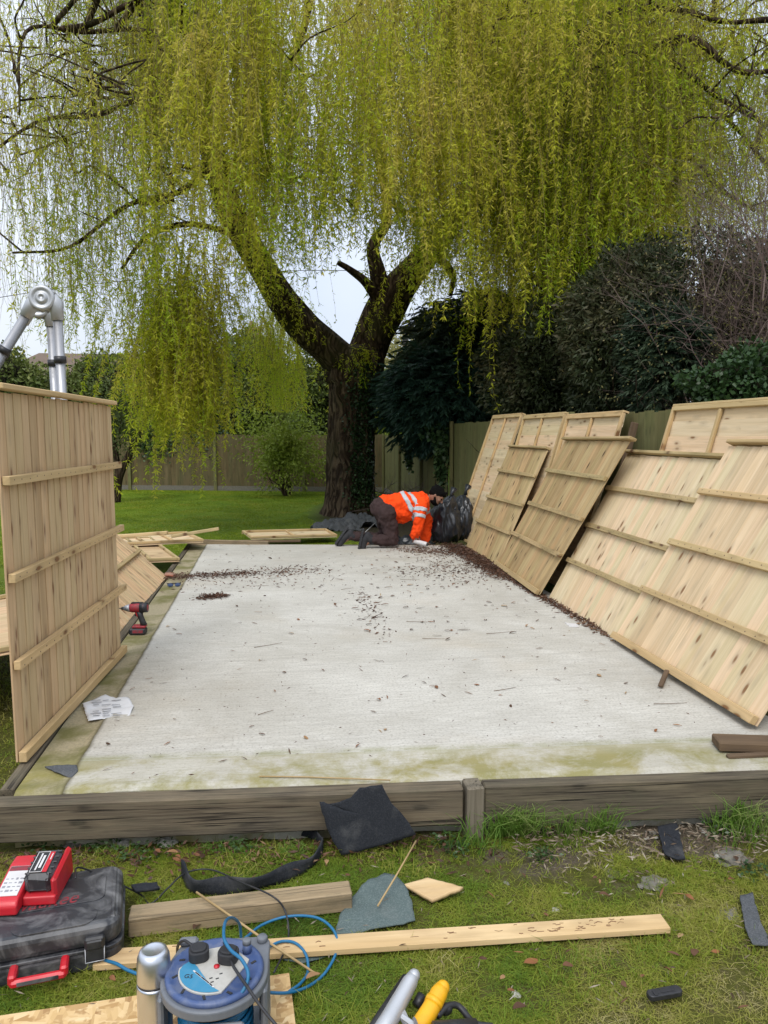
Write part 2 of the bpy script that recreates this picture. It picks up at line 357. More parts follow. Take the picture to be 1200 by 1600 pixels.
def mk_lawn():
    t = NT('lawn_ground'); o = t.obj(); n1 = t.noise(o, 1.1, 6, 0.6); n2 = t.noise(o, 14, 6, 0.7); n3 = t.noise(o, 90, 4, 0.7)
    sx = t.n('ShaderNodeSeparateXYZ'); t.l(o, sx.inputs[0])
    near = t.ramp(t.math('ADD', n2, t.math('MULTIPLY', n1, 0.4)), [(0.45, (0.052, 0.058, 0.012)), (0.7, (0.095, 0.10, 0.018)), (0.9, (0.12, 0.10, 0.045))])
    near = t.mix(t.ramp(n3, [(0.35, 0.0), (0.8, 0.6)]), near, (0.05, 0.04, 0.02))
    far = t.ramp(t.math('ADD', n1, t.math('MULTIPLY', n2, 0.35)), [(0.45, (0.075, 0.14, 0.009)), (0.75, (0.13, 0.20, 0.012)), (0.95, (0.18, 0.21, 0.03))])
    f = t.n('ShaderNodeMapRange'); t.l(sx.outputs[1], f.inputs[0]); f.inputs[1].default_value = 7; f.inputs[2].default_value = 12
    c = t.mix(f.outputs[0], near, far)
    # trodden bare soil close to the slab's front edge, right half
    v = t.n('ShaderNodeCombineXYZ'); 
    ex = t.math('POWER', t.math('MULTIPLY', t.math('SUBTRACT', sx.outputs[0], 1.5), 0.75), 2.0); ey = t.math('POWER', t.math('MULTIPLY', t.math('SUBTRACT', sx.outputs[1], 2.95), 2.3), 2.0)
    soil = t.math('ADD', t.math('SUBTRACT', 0.8, t.math('ADD', ex, ey)), t.math('MULTIPLY', t.math('SUBTRACT', t.noise(o, 5, 5), 0.5), 2.2))
    t2 = t.ramp(soil, [(0.35, 0.0), (0.6, 1.0)])
    c = t.mix(t.math('MULTIPLY', t2, t.math('LESS_THAN', sx.outputs[1], 3.3)), c, t.ramp(n3, [(0.3, (0.075, 0.057, 0.037)), (0.7, (0.15, 0.125, 0.09))]))
    # bare earth under the willow and beneath the hedge
    ux = t.math('POWER', t.math('MULTIPLY', t.math('SUBTRACT', sx.outputs[0], 2.6), 0.55), 2.0); uy = t.math('POWER', t.math('MULTIPLY', t.math('SUBTRACT', sx.outputs[1], 15.8), 0.2), 2.0)
    um = t.ramp(t.math('ADD', t.math('ADD', ux, uy), t.math('MULTIPLY', n1, 0.7)), [(0.95, 1.0), (1.0, 0.0)])
    um = t.ramp(t.math('MULTIPLY', t.math('ADD', t.math('ADD', ux, uy), t.math('MULTIPLY', n2, 0.6)), 0.6), [(0.5, 1.0), (0.9, 0.0)])
    c = t.mix(um, c, (0.05, 0.042, 0.025))
    t.col(c); t.rough(0.95, 0.1); t.bump(t.math('ADD', n2, n3), 0.6, 0.03); return t.m
M['lawn'] = mk_lawn()
M['grass'] = leafmat('grass_blade', [(0.0, (0.08, 0.16, 0.018)), (0.3, (0.18, 0.27, 0.028)), (0.55, (0.29, 0.32, 0.04)), (0.78, (0.38, 0.35, 0.09)), (1.0, (0.50, 0.43, 0.21))], 0.35, ns=2.2)
M['grass_tall'] = leafmat('tall_grass_blade', [(0.0, (0.06, 0.14, 0.02)), (0.6, (0.14, 0.25, 0.035)), (1.0, (0.38, 0.37, 0.15))], 0.3, ns=2)
M['grass_far'] = leafmat('mown_grass', [(0.0, (0.12, 0.19, 0.010)), (0.5, (0.23, 0.30, 0.016)), (1.0, (0.34, 0.33, 0.04))], 0.25, ns=0.8)
M['willow'] = leafmat('willow_leaf', [(0.0, (0.20, 0.34, 0.016)), (0.3, (0.39, 0.49, 0.024)), (0.6, (0.55, 0.54, 0.04)), (1.0, (0.66, 0.53, 0.14))], 0.52, ns=0.5)
M['willow_dry'] = leafmat('willow_bud', [(0.0, (0.10, 0.11, 0.03)), (0.5, (0.17, 0.15, 0.05)), (1.0, (0.2, 0.16, 0.09))], 0.3)
M['twig'] = leafmat('willow_twig', [(0.0, (0.10, 0.075, 0.03)), (0.5, (0.20, 0.165, 0.05)), (1.0, (0.30, 0.25, 0.07))], 0.0)
M['bare'] = leafmat('bare_twig', [(0.0, (0.05, 0.03, 0.025)), (0.5, (0.11, 0.075, 0.06)), (1.0, (0.2, 0.145, 0.12))], 0.0)
M['conifer'] = leafmat('conifer_spray', [(0.0, (0.010, 0.028, 0.020)), (0.5, (0.022, 0.055, 0.038)), (1.0, (0.045, 0.095, 0.062))], 0.08, ns=0.9)
M['conifer_dark'] = leafmat('dark_conifer_spray', [(0.0, (0.010, 0.020, 0.011)), (0.5, (0.024, 0.045, 0.022)), (0.85, (0.05, 0.075, 0.035)), (1.0, (0.075, 0.06, 0.035))], 0.08, ns=0.9)
M['hedge_dark'] = leafmat('dark_hedge_leaf', [(0.0, (0.014, 0.022, 0.008)), (0.5, (0.032, 0.045, 0.016)), (0.8, (0.07, 0.065, 0.03)), (1.0, (0.12, 0.085, 0.045))], 0.12)
M['hedge_mid'] = leafmat('hedge_leaf', [(0.0, (0.035, 0.055, 0.014)), (0.5, (0.10, 0.135, 0.03)), (1.0, (0.21, 0.22, 0.06))], 0.2)
M['shrub'] = leafmat('shrub_leaf', [(0.0, (0.10, 0.15, 0.02)), (0.5, (0.22, 0.28, 0.03)), (1.0, (0.36, 0.38, 0.07))], 0.3)
M['ivy'] = leafmat('ivy_leaf', [(0.0, (0.012, 0.03, 0.010)), (0.6, (0.035, 0.07, 0.022)), (1.0, (0.09, 0.13, 0.05))], 0.1, 0.35)
M['laurel'] = leafmat('laurel_leaf', [(0.0, (0.02, 0.045, 0.014)), (0.6, (0.05, 0.095, 0.028)), (1.0, (0.12, 0.17, 0.07))], 0.15, 0.3)
M['yellowtree'] = leafmat('far_pale_leaf', [(0.0, (0.2, 0.2, 0.07)), (1.0, (0.42, 0.38, 0.16))], 0.3)
def mk_bark():
    t = NT('willow_bark'); g = t.obj(); w = t.n('ShaderNodeVectorMath'); w.operation = 'ADD'
    wn_ = t.n('ShaderNodeTexNoise'); wn_.inputs['Scale'].default_value = 1.3; t.l(g, wn_.inputs['Vector']); sc = t.n('ShaderNodeVectorMath'); sc.operation = 'SCALE'; sc.inputs['Scale'].default_value = 0.6
    t.l(wn_.outputs['Color'], sc.inputs[0]); t.l(g, w.inputs[0]); t.l(sc.outputs[0], w.inputs[1]); v = w.outputs[0]
    cr = t.voro(t.map(v, (10, 10, 0.9)), 1.0, 'DISTANCE_TO_EDGE'); a = t.noise(t.map(v, (10, 10, 1.5)), 1.0, 6, 0.65, 0.6); b = t.noise(t.map(g, (40, 40, 9)), 1.0, 4, 0.7)
    rid = t.ramp(t.math('ADD', cr, t.math('MULTIPLY', t.math('SUBTRACT', a, 0.5), 0.5)), [(0.0, 0.0), (0.25, 1.0)])
    h_ = t.math('ADD', t.math('MULTIPLY', rid, 0.35), t.math('ADD', t.math('MULTIPLY', a, 0.75), t.math('MULTIPLY', b, 0.25)))
    c = t.ramp(h_, [(0.25, (0.008, 0.006, 0.004)), (0.6, (0.045, 0.030, 0.019)), (0.9, (0.115, 0.082, 0.052)), (1.0, (0.15, 0.115, 0.075))])
    m = t.ramp(t.noise(g, 1.4, 5), [(0.5, 0.0), (0.68, 1.0)]); c = t.mix(t.math('MULTIPLY', m, 0.45), c, (0.045, 0.055, 0.014))
    t.col(c); t.rough(0.95, 0.1); t.bump(h_, 1.0, 0.09); return t.m
M['bark'] = mk_bark()
M['core'] = plastic('crown_shade_fill', (0.018, 0.017, 0.011), 0.95, 0.5, (0.035, 0.03, 0.018), 3, bump=0.5, spec=0.05)  # near-black filler colour standing for the shade deep inside the crowns
def mk_felt(name, c, c2, sc=180):
    t = NT(name); o = t.obj(); n = t.noise(o, sc, 3, 0.8); n2 = t.noise(o, 6, 5)
    cc = t.mix(t.ramp(n, [(0.45, 0.0), (0.65, 1.0)]), c, c2); cc = t.mix(t.math('MULTIPLY', t.ramp(n2, [(0.55, 0.0), (0.75, 1.0)]), 0.25), cc, (0.25, 0.24, 0.22))
    t.col(cc); t.rough(0.9, 0.2); t.bump(n, 0.5, 0.002); return t.m
M['felt_black'] = mk_felt('black_felt', (0.018, 0.020, 0.024), (0.035, 0.037, 0.042))
M['felt_green'] = mk_felt('mineral_felt', (0.085, 0.115, 0.11), (0.15, 0.185, 0.175))
M['felt_grey'] = mk_felt('grey_felt', (0.07, 0.075, 0.08), (0.13, 0.135, 0.14))
M['case'] = plastic('scuffed_black_plastic', (0.028, 0.029, 0.033), 0.42, 0.85, (0.21, 0.205, 0.20), 9, bump=0.25)
M['black'] = plastic('black_plastic', (0.018, 0.018, 0.020), 0.45, 0.25, (0.09, 0.085, 0.08), 20)
M['rubber'] = plastic('black_rubber', (0.02, 0.02, 0.022), 0.7, 0.2, (0.08, 0.075, 0.07), 25)
M['red'] = plastic('red_plastic', (0.52, 0.012, 0.022), 0.38, 0.25, (0.3, 0.09, 0.09), 18)
M['darkred'] = plastic('worn_red_print', (0.26, 0.025, 0.035), 0.6, 0.9, (0.07, 0.06, 0.06), 45)
M['red_dirty'] = plastic('dirty_red_plastic', (0.30, 0.012, 0.02), 0.5, 0.8, (0.06, 0.04, 0.04), 35)
M['white'] = plastic('white_print', (0.62, 0.60, 0.58), 0.5, 0.4, (0.4, 0.38, 0.36), 20)
M['silver'] = plastic('brushed_aluminium', (0.40, 0.40, 0.41), 0.45, 0.35, (0.35, 0.35, 0.35), 14, metal=0.85)
M['cast'] = plastic('cast_aluminium', (0.48, 0.49, 0.50), 0.45, 0.4, (0.42, 0.42, 0.42), 16, metal=0.55)
M['steel'] = plastic('stainless_steel', (0.60, 0.62, 0.66), 0.34, 0.15, (0.5, 0.5, 0.5), 6, metal=1.0)
M['reel_grey'] = plastic('grey_plastic', (0.135, 0.145, 0.16), 0.5, 0.35, (0.26, 0.25, 0.24), 14, bump=0.1)
M['reel_blue'] = plastic('blue_plastic', (0.05, 0.085, 0.20), 0.42, 0.8, (0.17, 0.19, 0.25), 16)
M['cable_blue'] = plastic('blue_cable', (0.008, 0.13, 0.27), 0.4, 0.25, (0.08, 0.2, 0.27), 30)
M['sock'] = plastic('beige_socket_plate', (0.46, 0.44, 0.39), 0.5, 0.45, (0.26, 0.24, 0.21), 24)
M['sticker'] = plastic('blue_sticker', (0.04, 0.22, 0.36), 0.4, 0.2, (0.2, 0.35, 0.42), 30)
M['yellow'] = plastic('yellow_plastic', (0.80, 0.40, 0.008), 0.4, 0.3, (0.42, 0.22, 0.03), 30, bump=0.08)
M['bamboo'] = plastic('cane', (0.42, 0.29, 0.13), 0.6, 0.4, (0.24, 0.16, 0.08), 14)
M['stone'] = plastic('pale_rubble', (0.40, 0.38, 0.33), 0.9, 0.7, (0.2, 0.18, 0.14), 16, bump=0.5)
M['stone_dark'] = plastic('grey_stone', (0.17, 0.155, 0.125), 0.9, 0.8, (0.075, 0.065, 0.045), 30, bump=0.6)
M['skin'] = plastic('skin', (0.24, 0.12, 0.075), 0.55, 0.2, (0.2, 0.09, 0.06), 20)
M['hair'] = plastic('black_hair', (0.004, 0.0035, 0.0035), 0.9, 0.2, (0.01, 0.01, 0.01), 40, bump=0.4, spec=0.08)
M['bag'] = plastic('black_polythene', (0.014, 0.016, 0.020), 0.32, 0.3, (0.045, 0.05, 0.06), 8)
def mk_cloth(name, c, c2, sc=5, rough=0.85, b=0.25):
    t = NT(name); o = t.obj(); n = t.noise(o, sc, 5, 0.6); t.col(t.mix(t.ramp(n, [(0.3, 0.0), (0.7, 1.0)]), c, c2)); t.rough(rough, 0.2)
    t.bump(t.noise(t.map(o, (1, 1, 0.5)), 9, 3, 0.5, 1.5), b, 0.02); return t.m
M['hivis'] = mk_cloth('orange_hi_vis', (0.95, 0.085, 0.008), (0.85, 0.06, 0.006))
M['trouser'] = mk_cloth('dark_trousers', (0.036, 0.021, 0.020), (0.055, 0.034, 0.032))
M['tape'] = mk_cloth('reflective_tape', (0.42, 0.44, 0.46), (0.52, 0.54, 0.56), rough=0.4, b=0.1)
M['boot'] = mk_cloth('boot_leather', (0.022, 0.022, 0.024), (0.05, 0.05, 0.052), 12)
M['glove'] = mk_cloth('work_glove', (0.26, 0.23, 0.18), (0.38, 0.10, 0.05), 9)
def mk_osb():
    t = NT('chipboard'); o = t.obj(); v1 = t.voro(t.map(o, (22, 60, 10), (0, 0, 0.4)), 1.0, out='Color'); v2 = t.voro(t.map(o, (60, 24, 10), (0, 0, 0.8)), 1.0, out='Color')
    a = t.ramp(v1, [(0.1, (0.42, 0.25, 0.10)), (0.5, (0.62, 0.42, 0.20)), (0.9, (0.72, 0.54, 0.30))]); b = t.ramp(v2, [(0.1, (0.36, 0.21, 0.09)), (0.5, (0.60, 0.40, 0.18)), (0.9, (0.7, 0.5, 0.26))])
    t.col(t.mix(t.ramp(t.noise(o, 25, 2), [(0.45, 0.0), (0.55, 1.0)]), a, b)); t.rough(0.8, 0.2); t.bump(v1, 0.3, 0.002); return t.m
M['osb'] = mk_osb()
M['nail'] = plastic('rusty_nail', (0.09, 0.06, 0.045), 0.7, 0.4, (0.2, 0.12, 0.08), 80)
M['smear'] = plastic('dried_mud', (0.20, 0.11, 0.055), 0.9, 0.6, (0.34, 0.22, 0.12), 60)
def leafbrown():
    t = NT('dead_leaf'); rn = t.n('ShaderNodeObjectInfo').outputs['Random']; c = t.ramp(rn, [(0.0, (0.06, 0.034, 0.02)), (0.45, (0.14, 0.07, 0.04)), (0.8, (0.28, 0.115, 0.045)), (1.0, (0.42, 0.29, 0.15))])
    c = t.mix(t.math('MULTIPLY', t.noise(t.obj(), 60, 3), 0.4), c, (0.04, 0.025, 0.015)); t.col(c); t.rough(0.8, 0.2); return t.m
M['deadleaf'] = leafbrown()
M['litter'] = leafmat('litter_bit', [(0.0, (0.035, 0.02, 0.014)), (0.5, (0.085, 0.042, 0.026)), (0.8, (0.14, 0.07, 0.04)), (1.0, (0.26, 0.17, 0.09))], 0.0)
M['dry'] = leafmat('dry_willow_leaf', [(0.0, (0.08, 0.055, 0.035)), (0.4, (0.17, 0.12, 0.08)), (0.8, (0.30, 0.25, 0.18)), (1.0, (0.48, 0.43, 0.34))], 0.0, ns=3)
M['rooft'] = plastic('brown_roof_tile', (0.15, 0.105, 0.075), 0.9, 0.6, (0.09, 0.07, 0.05), 2, bump=0.5)
M['render'] = plastic('house_brick', (0.30, 0.19, 0.13), 0.9, 0.4, (0.22, 0.15, 0.11), 3)
M['dark_glass'] = plastic('window_glass', (0.03, 0.035, 0.04), 0.1)
M['paper'] = plastic('paper', (0.66, 0.66, 0.66), 0.7, 0.3, (0.5, 0.5, 0.5), 8)
M['ink'] = plastic('grey_print', (0.25, 0.25, 0.27), 0.8, 0.3, (0.4, 0.4, 0.4), 30)

# ================================================================== SETTING
def axis_coords(segs):
    out = []
    for a, b, n in segs: out += list(np.linspace(a, b, n, endpoint=False))
    out.append(segs[-1][1]); return np.array(out)
xs = axis_coords([(-400, -60, 4), (-60, -12, 10), (-12, -1.4, 30), (-1.4, 2.6, 110), (2.6, 12, 24), (12, 60, 8), (60, 400, 4)])
ys = axis_coords([(-400, -20, 4), (-20, 1.2, 12), (1.2, 3.6, 80), (3.6, 26, 60), (26, 80, 10), (80, 600, 6)])
gx, gy = np.meshgrid(xs, ys); gz = np.full(gx.shape, GZ)
for i in range(gx.shape[0]):
    for j in range(gx.shape[1]):
        x, y = gx[i, j], gy[i, j]
        if -13 < x < 13 and 0 < y < 27:
            gz[i, j] += 0.02 * mnoise.noise(Vector((x * 1.1, y * 1.1, 0))) + (0.014 * mnoise.noise(Vector((x * 7, y * 7, 3))) if y < 3.6 else 0)
        if 3.0 < y < 11 and -1.3 < x < 2.7: gz[i, j] = GZ - 0.03 if y > 3.3 else gz[i, j]
me = bpy.data.meshes.new('ground'); nr, nc = gx.shape
me.from_pydata(np.stack([gx, gy, gz], -1).reshape(-1, 3).tolist(), [], [(i * nc + j, i * nc + j + 1, (i + 1) * nc + j + 1, (i + 1) * nc + j) for i in range(nr - 1) for j in range(nc - 1)])
me.materials.append(M['lawn']); me.polygons.foreach_set('use_smooth', [True] * len(me.polygons))
ground = bpy.data.objects.new('ground', me); COL.objects.link(ground); tag(ground, kind='structure')

# slab corners (front edge runs slightly askew)
SFL, SFR, SBR, SBL = (-1.1, 3.25), (2.62, 2.97), (2.62, 9.98), (-1.1, 10.62)
mb = MB()
nx, ny = 90, 170; vs = []; fs = []
for j in range(ny + 1):
    for i in range(nx + 1):
        u, v = i / nx, j / ny
        x = (SFL[0] * (1 - u) + SFR[0] * u) * (1 - v) + (SBL[0] * (1 - u) + SBR[0] * u) * v
        y = (SFL[1] * (1 - u) + SFR[1] * u) * (1 - v) + (SBL[1] * (1 - u) + SBR[1] * u) * v
        z = 0.004 * mnoise.noise(Vector((x * 2, y * 2, 0)))
        if x < -0.895: z -= 0.012
        if j == 0: z -= 0.012 + 0.01 * abs(mnoise.noise(Vector((x * 9, 0, 5))))
        vs.append((x, y, z))
for j in range(ny):
    for i in range(nx):
        a = j * (nx + 1) + i; fs.append((a, a + 1, a + nx + 2, a + nx + 1))
base = len(vs)
ring = [j * (nx + 1) for j in range(ny, -1, -1)] + [i for i in range(1, nx + 1)] + [j * (nx + 1) + nx for j in range(1, ny + 1)] + [ny * (nx + 1) + i for i in range(nx - 1, 0, -1)]
vs += [(vs[k][0], vs[k][1], -0.4) for k in ring]
for k in range(len(ring)):
    k2 = (k + 1) % len(ring); fs.append((ring[k], base + k, base + k2, ring[k2]))
mb.add(vs, fs); slab = mb.build('concrete_slab', M['slab'], smooth=False); tag(slab, kind='structure')

# ------------------------------------------------------------------ sleepers and edging timbers
def beam(name, p0, p1, w, h, mat, label, cat, group=None, ch=0.006, roll=0.0, segs=1):
    """timber from p0 to p1 (centre line), width w, height h"""
    p0, p1 = Vector(p0), Vector(p1); L = (p1 - p0).length
    m = frame_mat(p0, p1 - p0, (0, 0, 1) if abs((p1 - p0).normalized().z) < 0.95 else (0, 1, 0))
    b = MB(); b.box((L / 2, 0, 0), (L, w, h), Matrix.Rotation(roll, 3, 'X'), ch, jit=min(w, h) * 0.02)
    o = b.build(name, mat); o.matrix_world = m; return tag(o, label, cat, group)
def fy(x): return SFL[1] + (x - SFL[0]) * (SFR[1] - SFL[1]) / (SFR[0] - SFL[0])
beam('timber_sleeper', (-1.9, fy(-1.9) - 0.045, -0.096), (0.80, fy(0.80) - 0.045, -0.092), 0.085, 0.165, M['sleeper'], 'long dark weathered sleeper holding the front left of the slab', 'sleeper')
beam('timber_sleeper', (0.895, fy(0.895) - 0.035, -0.104), (3.6, fy(3.6) - 0.035, -0.100), 0.07, 0.185, M['sleeper'], 'greyer front sleeper right of the short post, mossy and half buried', 'sleeper')
beam('wooden_peg', (0.848, fy(0.848) - 0.05, -0.42), (0.848, fy(0.848) - 0.05, -0.002), 0.075, 0.10, M['greypost'], 'short upright timber post between the two front sleepers', 'post')
beam('timber_sleeper', (-1.14, 3.3, -0.1), (-1.14, 10.7, -0.1), 0.06, 0.19, M['sleeper'], 'edging timber running away along the left side of the slab', 'sleeper')
beam('timber_sleeper', (-1.13, 10.74, -0.10), (2.6, 10.1, -0.10), 0.06, 0.17, M['post'], 'edging timber across the far end of the slab', 'sleeper')
beam('timber_sleeper', (-1.2, 11.05, -0.02), (-0.05, 10.75, -0.03), 0.05, 0.07, M['post'], 'grey loose rail lying across the far left slab corner', 'timber')
beam('timber_offcut', G(1118, 1160, 0.03), G(1300, 1166, 0.03), 0.12, 0.045, M['oldtimber'], 'old dark brown board end lying under the nearest leaning panel', 'board')
beam('timber_offcut', G(1136, 1182, 0.006), G(1300, 1174, 0.006) , 0.03, 0.02, M['oldtimber'], 'thin dark batten end on the right front corner of the slab', 'batten')
beam('timber_wedge', G(1032, 1072, 0.02), G(1042, 1048, 0.05), 0.03, 0.02, M['oldtimber'], 'small wooden wedge sticking out beneath the nearest leaning panel', 'wedge')

# ------------------------------------------------------------------ fence panels
def rack(root, k):
    for o in root.children:
        n_ = len(o.data.vertices); a_ = np.empty(n_ * 3, np.float32); o.data.vertices.foreach_get('co', a_); a_ = a_.reshape(-1, 3); a_[:, 0] += k * a_[:, 2]; o.data.vertices.foreach_set('co', a_.ravel()); o.data.update()
def closeboard(BL, BR, TL, label, battens=(0.27, 0.51, 0.765), mats=('panel', 'rail'), bottom=True, cap=True, group='closeboard fence panels', over=0.02, capover=0.02):
    BL, BR, TL = Vector(BL), Vector(BR), Vector(TL); Wd = (BR - BL).length; m = frame_mat(BL, BR - BL, TL - BL); Hh = (TL - BL).length
    root = empty('fence_panel', None, label, 'fence panel', group, mat=m)
    b = MB(); pitch = 0.093; n = int(round(Wd / pitch)); pitch = Wd / n
    for i in range(n):
        tilt = R(random.uniform(2.6, 3.5)); dz = random.uniform(-0.004, 0.004)
        b.box((pitch * (i + 0.5), 0.0 + random.uniform(-0.001, 0.001), Hh / 2 + dz), (pitch + 0.016, 0.009, Hh - 0.02), Matrix.Rotation(tilt, 3, 'Z'), 0.0015)
    b.build('boards', M[mats[0]], root)
    for q, f in enumerate(battens):
        b = MB(); b.box((Wd / 2 + over / 2, -0.026, Hh * f), (Wd + over, 0.032, 0.042), Matrix.Rotation(R(random.uniform(-0.3, 0.3)), 3, 'Y'), 0.003, jit=0.001); b.build('batten', M[mats[1]], root)
    b = MB()
    for f in battens:
        for i in range(n): b.box((pitch * (i + 0.5) + random.uniform(-.012, .012), -0.0425, Hh * f + random.uniform(-.006, .006)), (.006, .0015, .006))
    nl = b.build('nail_heads', M['nail'], root); nl['kind'] = 'stuff'
    if cap: b = MB(); b.box((Wd / 2, -0.008, Hh + 0.012), (Wd + capover, 0.07, 0.026), None, 0.004, jit=0.001); b.build('capping_rail', M[mats[1]], root)
    if bottom: b = MB(); b.box((Wd / 2, -0.028, 0.03), (Wd + 0.01, 0.036, 0.05), None, 0.003, jit=0.001); b.build('bottom_rail', M[mats[1]], root)
    xh = (BR - BL).normalized(); k_ = (TL - BL).dot(xh); per = math.sqrt(max((TL - BL).length ** 2 - k_ ** 2, 1e-6)); rack(root, k_ / per)
    return root
def lap(BL, BR, TL, label, bat=(0.5,), mats=('panel', 'rail_new'), group='overlap fence panels'):
    BL, BR, TL = Vector(BL), Vector(BR), Vector(TL); Wd = (BR - BL).length; m = frame_mat(BL, BR - BL, TL - BL); Hh = (TL - BL).length
    root = empty('fence_panel', None, label, 'fence panel', group, mat=m)
    b = MB(); n = int(Hh / 0.125); pz = Hh / n
    for i in range(n):
        b.box((Wd / 2, 0.004, pz * (i + 0.5)), (Wd - 0.01, 0.007, pz + 0.022), Matrix.Rotation(R(3.5), 3, 'X') @ Matrix.Rotation(R(random.uniform(-0.25, 0.25)), 3, 'Y'), 0.001, long=0)
    b.build('slats', M[mats[0]], root)
    for x in (0.016, Wd - 0.016):
        b = MB(); b.box((x, -0.018, Hh / 2), (0.034, 0.03, Hh), None, 0.003); b.build('frame_side', M[mats[1]], root)
    for z in (0.018, Hh - 0.018):
        b = MB(); b.box((Wd / 2, -0.021, z), (Wd - 0.07, 0.03, 0.036), None, 0.003); b.build('frame_rail', M[mats[1]], root)
    b = MB(); b.box((Wd / 2, 0.0, Hh + 0.012), (Wd + 0.01, 0.06, 0.02), None, 0.003); b.build('capping_rail', M[mats[1]], root)
    for f in bat:
        b = MB(); b.box((Wd * f, -0.020, Hh / 2), (0.032, 0.026, Hh - 0.08), None, 0.003); b.build('batten', M[mats[1]], root)
    return root
closeboard((-1.175, 3.55, 0.0), (-1.05, 5.32, 0.0), (-1.175, 3.50, 1.70), 'tall closeboard fence panel standing upright along the left edge of the slab', mats=('panel_pink', 'rail_new'), over=0.07, capover=0.03)
# leaning against the right hand fence
closeboard((2.57, 9.75, 0.0), (2.57, 8.34, 0.0), (3.20, 9.88, 1.33), 'farthest closeboard panel leaning on the right, next to the black bag', mats=('panel_damp', 'rail'), bottom=False)
closeboard((2.57, 8.36, 0.0), (2.45, 6.64, 0.01), (3.14, 7.86, 1.38), 'second farthest leaning closeboard panel, brown stained with its top rail overhanging', mats=('panel_damp', 'rail'), bottom=True, capover=0.12)
closeboard((2.53, 6.58, -0.01), (2.5, 5.02, -0.01), (3.20, 6.45, 1.33), 'leaning closeboard panel between the brown stained one and the nearest one', mats=('panel', 'rail'), bottom=False)
closeboard((2.47, 5.10, 0.01), (2.42, 3.40, 0.02), (3.16, 4.86, 1.42), 'nearest and palest leaning closeboard panel, its bottom rail on the slab edge', mats=('panel', 'rail_new'), bottom=True)
def lapr(y0, y1, zt, label, xb=2.86, xt=3.36, **k): lap((xb, y0, -0.02), (xb, y1, -0.02), (xt, y0 + k.pop('sk', 0.0), zt), label, **k)
lapr(11.2, 9.85, 1.75, 'farthest overlap panel leaning on the fence, its left side fully in view', xb=2.75, sk=0.3)
lapr(9.75, 8.3, 1.74, 'second overlap panel from the far end, behind the first closeboard panel')
lapr(8.25, 6.85, 1.71, 'overlap panel poking up behind the brown stained closeboard panel')
lapr(5.95, 4.55, 1.73, 'nearest overlap panel poking up above the two pale closeboard panels')
beam('timber_offcut', (3.12, 6.72, 0.5), (3.40, 6.74, 1.62), 0.07, 0.03, M['oldtimber'], 'reddish brown plank standing behind the middle overlap panel', 'board')
beam('timber_offcut', (3.16, 4.38, 0.4), (3.42, 4.36, 1.66), 0.09, 0.03, M['oldtimber'], 'brown plank end beside the nearest overlap panel at the right edge', 'board')
# heap on the left beyond the upright panel
def V(p): return Vector(tuple(p))
c0, c1, c2 = V(G(186, 992, -0.03)), V(G(262, 902, 0.0)), V(G(192, 843, 0.34))
closeboard(c0, c1, c0 + (c2 - c1), 'closeboard panel slumped against the slab edge, boards running downhill to the impact driver', mats=('panel_pink', 'rail'), battens=(0.5, 0.95), bottom=False, cap=False)
c0, c1, c2 = V(G(222, 878, 0.05)), V(G(281, 876, 0.03)), V(G(312, 843, 0.06))
lap(c0 - (c1 - c0) * 0.9, c1, c0 - (c1 - c0) * 0.9 + (c2 - c1), 'overlap panel lying flat beside the slab, end towards the camera', bat=(0.25, 0.6), mats=('panel_pink', 'rail'))
c0, c1, c2 = V(G(180, 853, 0.12)), V(G(318, 846, 0.10)), V(G(326, 833, 0.10))
lap(c0, c1, c0 + (c2 - c1), 'framed overlap panel lying flat at the back of the left heap', bat=(0.33, 0.66), mats=('panel', 'rail_new'))
beam('loose_rail', G(268, 838, 0.2), G(342, 826, 0.3), 0.05, 0.04, M['rail'], 'loose rail on top of the left heap pointing over the lawn', 'rail')
beam('loose_rail', G(182, 838, 0.2), G(262, 832, 0.26), 0.05, 0.04, M['rail_new'], 'pale loose rail along the back of the left heap', 'rail')
c0, c1, c2 = V(G(392, 842, -0.10)), V(G(527, 838, -0.14)), V(G(528, 826, -0.08))
lap(c0, c1, V(G(374, 832, -0.06)), 'framed panel lying flat on the lawn beyond the slab', bat=(0.5,), mats=('panel', 'rail_new'))
beam('loose_rail', G(372, 846, -0.12), G(470, 845, -0.12), 0.06, 0.04, M['oldtimber'], 'dark grey rail under the flat panel on the lawn', 'rail')
lap((-3.3, 4.6, -0.05), (-1.45, 4.6, 0.25), (-3.3, 6.4, 0.0), 'panel lying tilted in the grass left of the upright panel', bat=(0.5,), mats=('panel_pink', 'rail'))

# ------------------------------------------------------------------ garden fences
def garden_fence(p0, p1, z0, z1, mat, label, postsp=2.7, postmat='post', bw=0.125, gravel=True):
    p0, p1 = Vector((*p0, 0)), Vector((*p1, 0)); L = (p1 - p0).length; m = frame_mat((p0.x, p0.y, z0), p1 - p0, (0, 0, 1))
    root = empty('garden_fence', None, label, 'fence', None, mat=m); b = MB(); n = int(L / bw); H_ = z1 - z0
    for i in range(n):
        dz = random.uniform(-0.012, 0.012)
        b.box(((i + 0.5) * bw, random.uniform(-0.004, 0.004), H_ / 2 + dz + 0.04), (bw + 0.012, 0.014, H_ - 0.08), Matrix.Rotation(R(random.uniform(2.5, 6)), 3, 'Z'), 0.0)
    b.build('board_panel', M[mat], root)
    b = MB(); b.box((L / 2, -0.02, 0.08), (L, 0.03, 0.15), None, 0.0); b.build('gravel_board', M['stone_dark'], root)
    for k in range(int(L / postsp) + 1):
        b = MB(); b.box((min(k * postsp + 0.3, L), -0.055, H_ / 2 + 0.02), (0.1, 0.06, H_ + 0.05), None, 0.008); b.build('fence_post', M[postmat], root)
    return root
